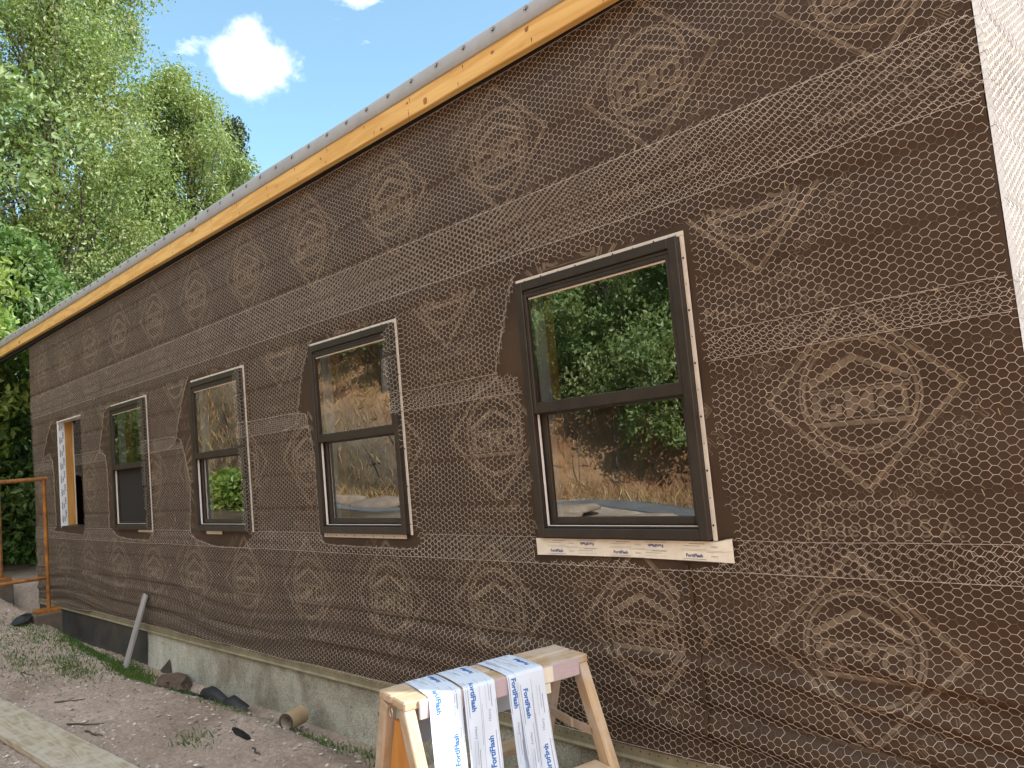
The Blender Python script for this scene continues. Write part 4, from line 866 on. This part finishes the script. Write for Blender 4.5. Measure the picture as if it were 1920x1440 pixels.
# ------------------------------------------------------------------ wooden step trestle with tape draped on it
U = np.array([.235, .972, 0.]); U /= np.linalg.norm(U); Wv = np.array([U[1], -U[0], 0.]); ZZ = np.array([0, 0, 1.])
TC = np.array([-1.830, -1.035, 0.]); TLn = .785; TH = .905; ZG = float(G(-1.6, -.7)) - .02
trs = thing('step_trestle', (-1.73, -.66, ZG), 'worn wooden folding step trestle standing in front of the near window', 'trestle')
def tp3(u, w, z): return TC + U * u + Wv * w + ZZ * z
SL = .40; NRM = math.sqrt(1 + SL * SL)
for s in (-1, 1):
    b = MB(); chamfer(b, tp3(TLn / 2, s * .0595, TH - .016), U, Wv, ZZ, TLn / 2, .0535, .016, .005); part('top_board', b, 'trestle', trs)
    b = MB(); chamfer(b, tp3(TLn / 2, s * .1185, TH - .035), U, Wv, ZZ, TLn / 2 - .052, .0052, .032, .002); part('apron', b, 'painted', trs)
    for u0, nm in ((.022, 'near'), (TLn - .022, 'far')):
        top = tp3(u0, s * .078, TH - .034); bot = tp3(u0, s * (.078 + SL * (TH - .034 - ZG)), ZG); ax = bot - top; L = np.linalg.norm(ax); ax /= L; ay = U; az = np.cross(ax, ay)
        b = MB(); chamfer(b, (top + bot) / 2, ax, ay, az, L / 2, .021, .031, .004); part('leg', b, 'trestle', trs)
    for zst in (.515, .285):
        wst = s * (.078 + SL * (TH - .034 - zst)); b = MB(); chamfer(b, tp3(TLn / 2, wst - s * .010, zst), U, Wv, ZZ, TLn / 2 - .045, .048, .014, .004); part('step', b, 'trestle', trs)
b = MB(); n_ = 3
for u0 in (TLn - .05,):
    z = .640; w1 = .078 + SL * (TH - .034 - z); chamfer(b, tp3(u0, -w1 * .38, z + .004), (Wv + ZZ * -.10) / np.linalg.norm(Wv + ZZ * -.10), U, ZZ, w1 * .60, .006, .018, .003); chamfer(b, tp3(u0 + .013, w1 * .52, z - .012), Wv, U, ZZ, w1 * .42, .006, .016, .003)
part('spreader', b, 'trestle', trs)
b = MB(); a = np.linspace(0, 2 * np.pi, 15); tube(b, [tp3(-.004, .004 + .013 * math.cos(t), TH - .055 + .015 * math.sin(t)) for t in a], .0028, 0, 6); part('hinge_ring', b, 'iron', trs)
b = MB(); u_ = .030
P = [tp3(u_, -.055, TH - .10), tp3(u_, .055, TH - .10), tp3(u_, .078 + SL * .45 - .03, .40), tp3(u_, -.078 - SL * .45 + .03, .40)]; P2 = [p + U * .012 for p in P]
for k_ in (0,):
    Vp = np.array(P + P2); b.add(Vp, [[3, 2, 1, 0], [4, 5, 6, 7], [0, 1, 5, 4], [1, 2, 6, 5], [2, 3, 7, 6], [3, 0, 4, 7]], 0, np.stack([(Vp - TC) @ ZZ, (Vp - TC) @ Wv, (Vp - TC) @ U], -1))
part('end_panel', b, 'ply', trs)
b = MB(); chamfer(b, tp3(TLn * .73, .1249, TH - .035), U, ZZ, Wv, .035, .028, .0010, .0005); chamfer(b, tp3(TLn * .73 - .01, .1215, TH - .085), U, ZZ, Wv, .030, .018, .0012, .0005); part('paper_tag', b, 'oldtape', trs)

def drape(u0, wid, back, front, label, skew=0., lift=0., period=.36, fold=0.):
    """a length of tape hung over the trestle's top: s runs back -> over -> down the front"""
    rad = .014; wtop = .126; segs = [('b', back), ('a', rad * math.pi / 2), ('t', 2 * wtop - 2 * rad), ('a2', rad * math.pi / 2), ('f', front)]
    tot = sum(q[1] for q in segs)
    def path(s):
        s = np.asarray(s, float); w = np.zeros_like(s); z = np.zeros_like(s); nw = np.zeros_like(s); nz = np.zeros_like(s); o = 0; Zt = TH + .0015 + lift
        for kd, L in segs:
            k = (s >= o - 1e-9) & (s <= o + L + 1e-9); t = s[k] - o
            if kd == 'b': w[k] = -wtop - lift; z[k] = Zt - rad - (L - t); nw[k] = -1; nz[k] = 0
            if kd == 'a': a = t / rad; w[k] = -wtop + rad - (rad + lift) * np.cos(a); z[k] = Zt - rad + rad * np.sin(a); nw[k] = -np.cos(a); nz[k] = np.sin(a)
            if kd == 't': w[k] = -wtop + rad + t; z[k] = Zt + .004 * np.sin(t / L * np.pi); nw[k] = 0; nz[k] = 1
            if kd == 'a2': a = t / rad; w[k] = wtop - rad + (rad + lift) * np.sin(a); z[k] = Zt - rad + rad * np.cos(a); nw[k] = np.sin(a); nz[k] = np.cos(a)
            if kd == 'f':
                w[k] = wtop + lift + .10 * t + .012 * np.sin(t * 5 + u0 * 9) * (t / L); z[k] = Zt - rad - t; nw[k] = 1; nz[k] = .1
            o += L
        return w, z, nw, nz
    def place(s, v, e=0.):
        s = np.asarray(s, float); v = np.asarray(v, float); w, z, nw, nz = path(s); f0 = tot - front; dn = np.clip(s - f0, 0, None)
        curl = .010 * (v / wid - .5) ** 2 * 4 * np.clip(dn * 3, 0, 1) + .004 * np.sin(v / wid * 5 + dn * 6) * np.clip(dn * 3, 0, 1) + .0035 * np.sin(dn * 23 + v * 40 + u0 * 30) * np.sin(dn * 9 + u0 * 11) * np.clip(dn * 4, 0, 1)
        sk = skew * (s - (tot - front)) 
        return TC + np.multiply.outer(u0 + v + sk, U) + np.multiply.outer(w + (curl + e) * nw, Wv) + np.multiply.outer(z + e * nz, ZZ)
    mb = MB(); ss = np.concatenate([np.linspace(0, back, 8), np.linspace(back, back + rad * 1.57, 6)[1:], np.linspace(back + rad * 1.57, tot - front - rad * 1.57, 8)[1:], np.linspace(tot - front - rad * 1.57, tot - front, 6)[1:], np.linspace(tot - front, tot, 26)[1:]])
    vs = np.linspace(0, wid, 9); S, Vv = np.meshgrid(ss, vs, indexing='ij'); k = 9
    top = place(S.ravel(), Vv.ravel(), .0006); bot = place(S.ravel(), Vv.ravel(), -.0004); q = [[i * k + j, (i + 1) * k + j, (i + 1) * k + j + 1, i * k + j + 1] for i in range(len(ss) - 1) for j in range(k - 1)]
    mb.add(top, q, 0, smooth=True); mb.add(bot, [f[::-1] for f in q], 0, smooth=True)
    print_tape(mb, tot, lambda u, v: place(u, v, .0014), period, (wid * .27, wid * .75), wid, th=.0265, rev=(False, True))
    solo('flashing_tape', mb, ['tape', 'ink', 'inkgrey'], label, 'tape', 'lengths of printed tape hung over the trestle')
drape(.088, .125, .22, .66, 'white printed tape strip nearest the near end of the trestle', -.06, 0, .36)
drape(.222, .128, .25, .70, 'white printed tape strip hanging second from the trestle\'s near end', -.05, .0022, .40)
drape(.405, .090, .18, .62, 'narrow tape strip mostly hidden under its far neighbour', -.02, 0, .37)
drape(.440, .122, .20, .74, 'white printed tape strip hung nearest the wall, over the narrow one', .0, .0022, .42)

# ------------------------------------------------------------------ scaffold frames at the far corner
def scaffold(x, ytop, z0, label, colr, ladder):
    t = thing('scaffold_frame', (x, ytop - .38, z0), label, 'scaffold', 'scaffold frames at the far corner')
    y1 = ytop - .76; H_ = 1.36
    for yy in (ytop, y1):
        b = MB(); tube(b, [(x, yy, z0 - .02), (x, yy, z0 + .5), (x, yy, z0 + H_)], .021, 0, 12); part('post', b, colr, t)
    b = MB(); tube(b, [(x, ytop + .03, z0 + H_ - .005), (x, ytop - .4, z0 + H_ - .005), (x, y1 - .03, z0 + H_ - .005)], .021, 0, 12); part('top_rail', b, 'rust', t)
    b = MB(); tube(b, [(x, ytop, z0 + .31), (x, y1, z0 + .31)], .019, 0, 12); part('bottom_rail', b, colr, t)
    if ladder:
        for q in range(4): b = MB(); tube(b, [(x, ytop, z0 + .42 + .24 * q), (x, ytop - .42, z0 + .42 + .24 * q)], .014, 0, 10); part('rung', b, colr, t)
        b = MB(); tube(b, [(x, ytop - .42, z0 + .31), (x, ytop - .42, z0 + H_)], .016, 0, 10); part('inner_post', b, colr, t)
    b = MB(); tube(b, [(x, ytop, z0 - .02), (x, ytop, z0 + .09)], .017, 0, 10); part('foot_pin', b, 'greyzinc', t)
    b = MB(); box(b, (x - .10, ytop - .13, z0 - .045), (x + .10, ytop + .09, z0 - .012), 0, .004); box(b, (x + .085, ytop - .13, z0 - .12), (x + .115, ytop + .09, z0 - .046), 0, .004); part('base_plate', b, 'scaffold', t)
    return t
scaffold(-8.97, -.30, .525, 'rusty orange scaffold frame standing in front of the house corner on a dark block', 'scaffold', False)
scaffold(-11.00, -.30, .74, 'yellow scaffold frame with ladder rungs, cut off by the left edge', 'scaffold', True)
b = MB(); z = float(G(-8.97, -.3)); box(b, (-9.10, -.46, z - .1), (-8.84, -.20, .478), 0, .012); solo('concrete_block', b, 'block', 'dark earthy block under the foot of the rusty scaffold frame', 'block')
b = MB(); z = float(G(-11, -.3)); box(b, (-11.13, -.46, z - .1), (-10.87, -.20, .693), 0, .012); solo('timber_block', b, 'block', 'block under the foot of the yellow ladder scaffold frame', 'block')

# ------------------------------------------------------------------ odds and ends on the ground
a0, a1 = np.array([-7.09, -.20, float(G(-7.09, -.20)) - .03]), np.array([-6.925, -.040, .735]); ax = a1 - a0; L = np.linalg.norm(ax); ax /= L; ay = np.cross(ax, (0, -1, .15)); ay /= np.linalg.norm(ay)
b = MB(); chamfer(b, (a0 + a1) / 2, ax, ay, np.cross(ax, ay), L / 2, .040, .011, .003); solo('batten', b, 'greybatten', 'grey weathered batten leaning against the wall', 'batten')
# plank
p0, p1, q0, q1 = np.array([-6.60, -1.235, 0]), np.array([-3.60, -1.115, 0]), np.array([-6.62, -1.50, 0]), np.array([-3.6, -1.40, 0])
ax = p1 - p0; L = np.linalg.norm(ax); ax /= L; az = np.array([0, 0, 1.]); ay = np.cross(az, ax); c = (p0 + p1 + q0 + q1) / 4
zc = max(float(G(c[0] + k * ax[0], c[1] + k * ax[1])) for k in (-1.4, -.7, 0, .7, 1.4)) + .018; c[2] = zc
b = MB(); chamfer(b, c, ax, ay, az, L / 2, .135, .020, .003); solo('plank', b, 'weathered', 'wide weathered plank lying on the dirt at the bottom left', 'plank')
# cardboard tube
t0 = np.array([-4.10, -.245, 0]); t1 = np.array([-4.155, -.105, 0]); zt = float(G(-4.10, -.235)) + .050
tb_ = MB(); d_ = (t1 - t0); L = np.linalg.norm(d_); d_ /= L; n_ = np.array([-d_[1], d_[0], 0]); a = np.linspace(0, 2 * np.pi, 33)[:-1]; ring = lambda c_, r_: c_ + np.outer(np.cos(a), n_) * r_ + np.outer(np.sin(a), [0, 0, 1]) * r_
t0[2] = t1[2] = zt; R4 = [ring(t0, .056), ring(t1, .056), ring(t1, .040), ring(t0, .040)]; k = 32
for q, (s_, e_, m) in enumerate(((0, 1, 0), (1, 2, 2), (2, 3, 1), (3, 0, 2))):
    tb_.add(np.concatenate([R4[s_], R4[e_]]), [[i, (i + 1) % k, k + (i + 1) % k, k + i] for i in range(k)], m, smooth=(q % 2 == 0))
solo('cardboard_tube', tb_, ['card', 'cardin', 'damp'], 'short brown cardboard tube lying by the foundation', 'tube')
# scraps of black membrane
def scrap(P, label, seed, th=.004, curl=.05):
    r = np.random.default_rng(seed); P = np.asarray(P, float)
    for _ in range(1): P = np.stack([.75 * P + .25 * np.roll(P, -1, 0), .25 * P + .75 * np.roll(P, -1, 0)], 1).reshape(-1, 3)
    n = len(P); mb = MB(); c = P.mean(0); rings = []
    for s in (1., .66, .33): rings.append(c + (P - c) * s + np.stack([0 * P[:, 0], 0 * P[:, 0], curl * (1 - s) * (1 - s) + r.normal(0, .004, n)], 1))
    V = np.concatenate(rings + [c[None] + [0, 0, curl]]); F = [[k * n + i, k * n + (i + 1) % n, (k + 1) * n + (i + 1) % n, (k + 1) * n + i] for k in range(2) for i in range(n)] + [[2 * n + i, 2 * n + (i + 1) % n, 3 * n] for i in range(n)]
    mb.add(V, F, 0, smooth=True); mb.add(V - [0, 0, th], [f[::-1] for f in F], 0, smooth=True); m0 = len(V); mb.add(np.concatenate([P, P - [0, 0, th]]), [[i, i + n, (i + 1) % n + n, (i + 1) % n] for i in range(n)], 0)
    solo('membrane_scrap', mb, 'membrane', label, 'scrap', 'black membrane scraps along the foundation')
def gp(x, y, dz=.01): return (x, y, float(G(x, y)) + dz)
def curl(x0, x1, y0, bow, h, lean, label, dz=.0):
    t = np.linspace(0, 1, 16); x = x0 + (x1 - x0) * t; y = y0 - bow * np.sin(t * np.pi); z = G(x, y) - .01 + dz; e = h * (.55 + .45 * np.sin(t * np.pi * .9 + .3)); mb = MB(); rows = []
    for k, (a_, b_) in enumerate(((0, 0), (.35, .5), (.8, .85), (1.5, 1.0))): rows.append(np.stack([x + .01 * k * np.sin(5 * t), y + lean * e * a_, z + e * b_], 1))
    V = np.concatenate(rows); F = [[a * 16 + i, a * 16 + i + 1, a * 16 + i + 17, a * 16 + i + 16] for a in range(3) for i in range(15)]; o = np.array([0, -.004, .002])
    mb.add(V, F, 0, smooth=True); mb.add(V + o, [f[::-1] for f in F], 0, smooth=True); T = np.concatenate([rows[3], rows[3] + o]); mb.add(T, [[i, i + 1, i + 17, i + 16] for i in range(15)], 0)
    solo('membrane_scrap', mb, 'membrane', label, 'scrap', 'black membrane scraps along the foundation')
curl(-5.66, -5.20, -.13, .05, .085, .6, 'curled black membrane band beside the brown clod')
curl(-5.24, -4.84, -.15, .06, .065, .8, 'black membrane curl nearest the cardboard tube')
scrap([gp(-6.02, -.23, .015), gp(-5.70, -.24, .015), gp(-5.45, -.22, .02), gp(-5.5, -.16, .02), gp(-5.95, -.16, .02)], 'flat black membrane strip half buried at the mound edge', 3, curl=.01)
scrap([gp(-9.12, -.62, .01), gp(-8.92, -.64, .01), gp(-8.86, -.52, .05), gp(-8.95, -.45, .10), gp(-9.10, -.50, .08)], 'black membrane lump in front of the scaffold block', 4, curl=.05)
scrap([gp(-4.28, -.52, .012), gp(-4.14, -.55, .012), gp(-3.98, -.56, .012), gp(-3.97, -.53, .015), gp(-4.2, -.49, .012)], 'thin dark sliver lying on open dirt below the tube', 5, curl=.006)
b = MB(); ico(b, (-6.22, -.13, float(G(-6.2, -.13)) + .03), (.24, .10, .06), 2, .45, 0, 5); solo('earth_clod', b, 'clod', 'brown clod of earth leaning on the pale foundation', 'clod')
b = MB(); ico(b, (-5.98, -.14, float(G(-6.0, -.14)) + .02), (.14, .08, .085), 2, .45, 0, 8); solo('earth_clod', b, 'clod', 'smaller dark clod against the brown one', 'clod')
for k, (x, y, an, L) in enumerate([(-5.35, -1.02, .5, .30), (-5.05, -1.06, .15, .22), (-6.05, -.9, .9, .25), (-3.75, -.62, -.2, .14), (-7.3, -.9, .2, .2), (-5.6, -1.62, .3, .12)]):
    b = MB(); q = [(x + math.cos(an) * L * (s - .5), y + math.sin(an) * L * (s - .5) + .008 * math.sin(9 * s), float(G(x + math.cos(an) * L * (s - .5), y + math.sin(an) * L * (s - .5))) + .008) for s in np.linspace(0, 1, 7)]
    tube(b, q, np.linspace(.006, .003, 7), 0, 6); solo('stick', b, 'twig', ['longest dark stick lying upslope of the plank', 'short stick close to the plank\'s edge', 'slanting stick on the dirt left of the longest one', 'small dark stick on the dirt near the trestle', 'thin stick among the sparse grass', 'broken stick below the plank'][k], 'stick', 'sticks on the dirt')
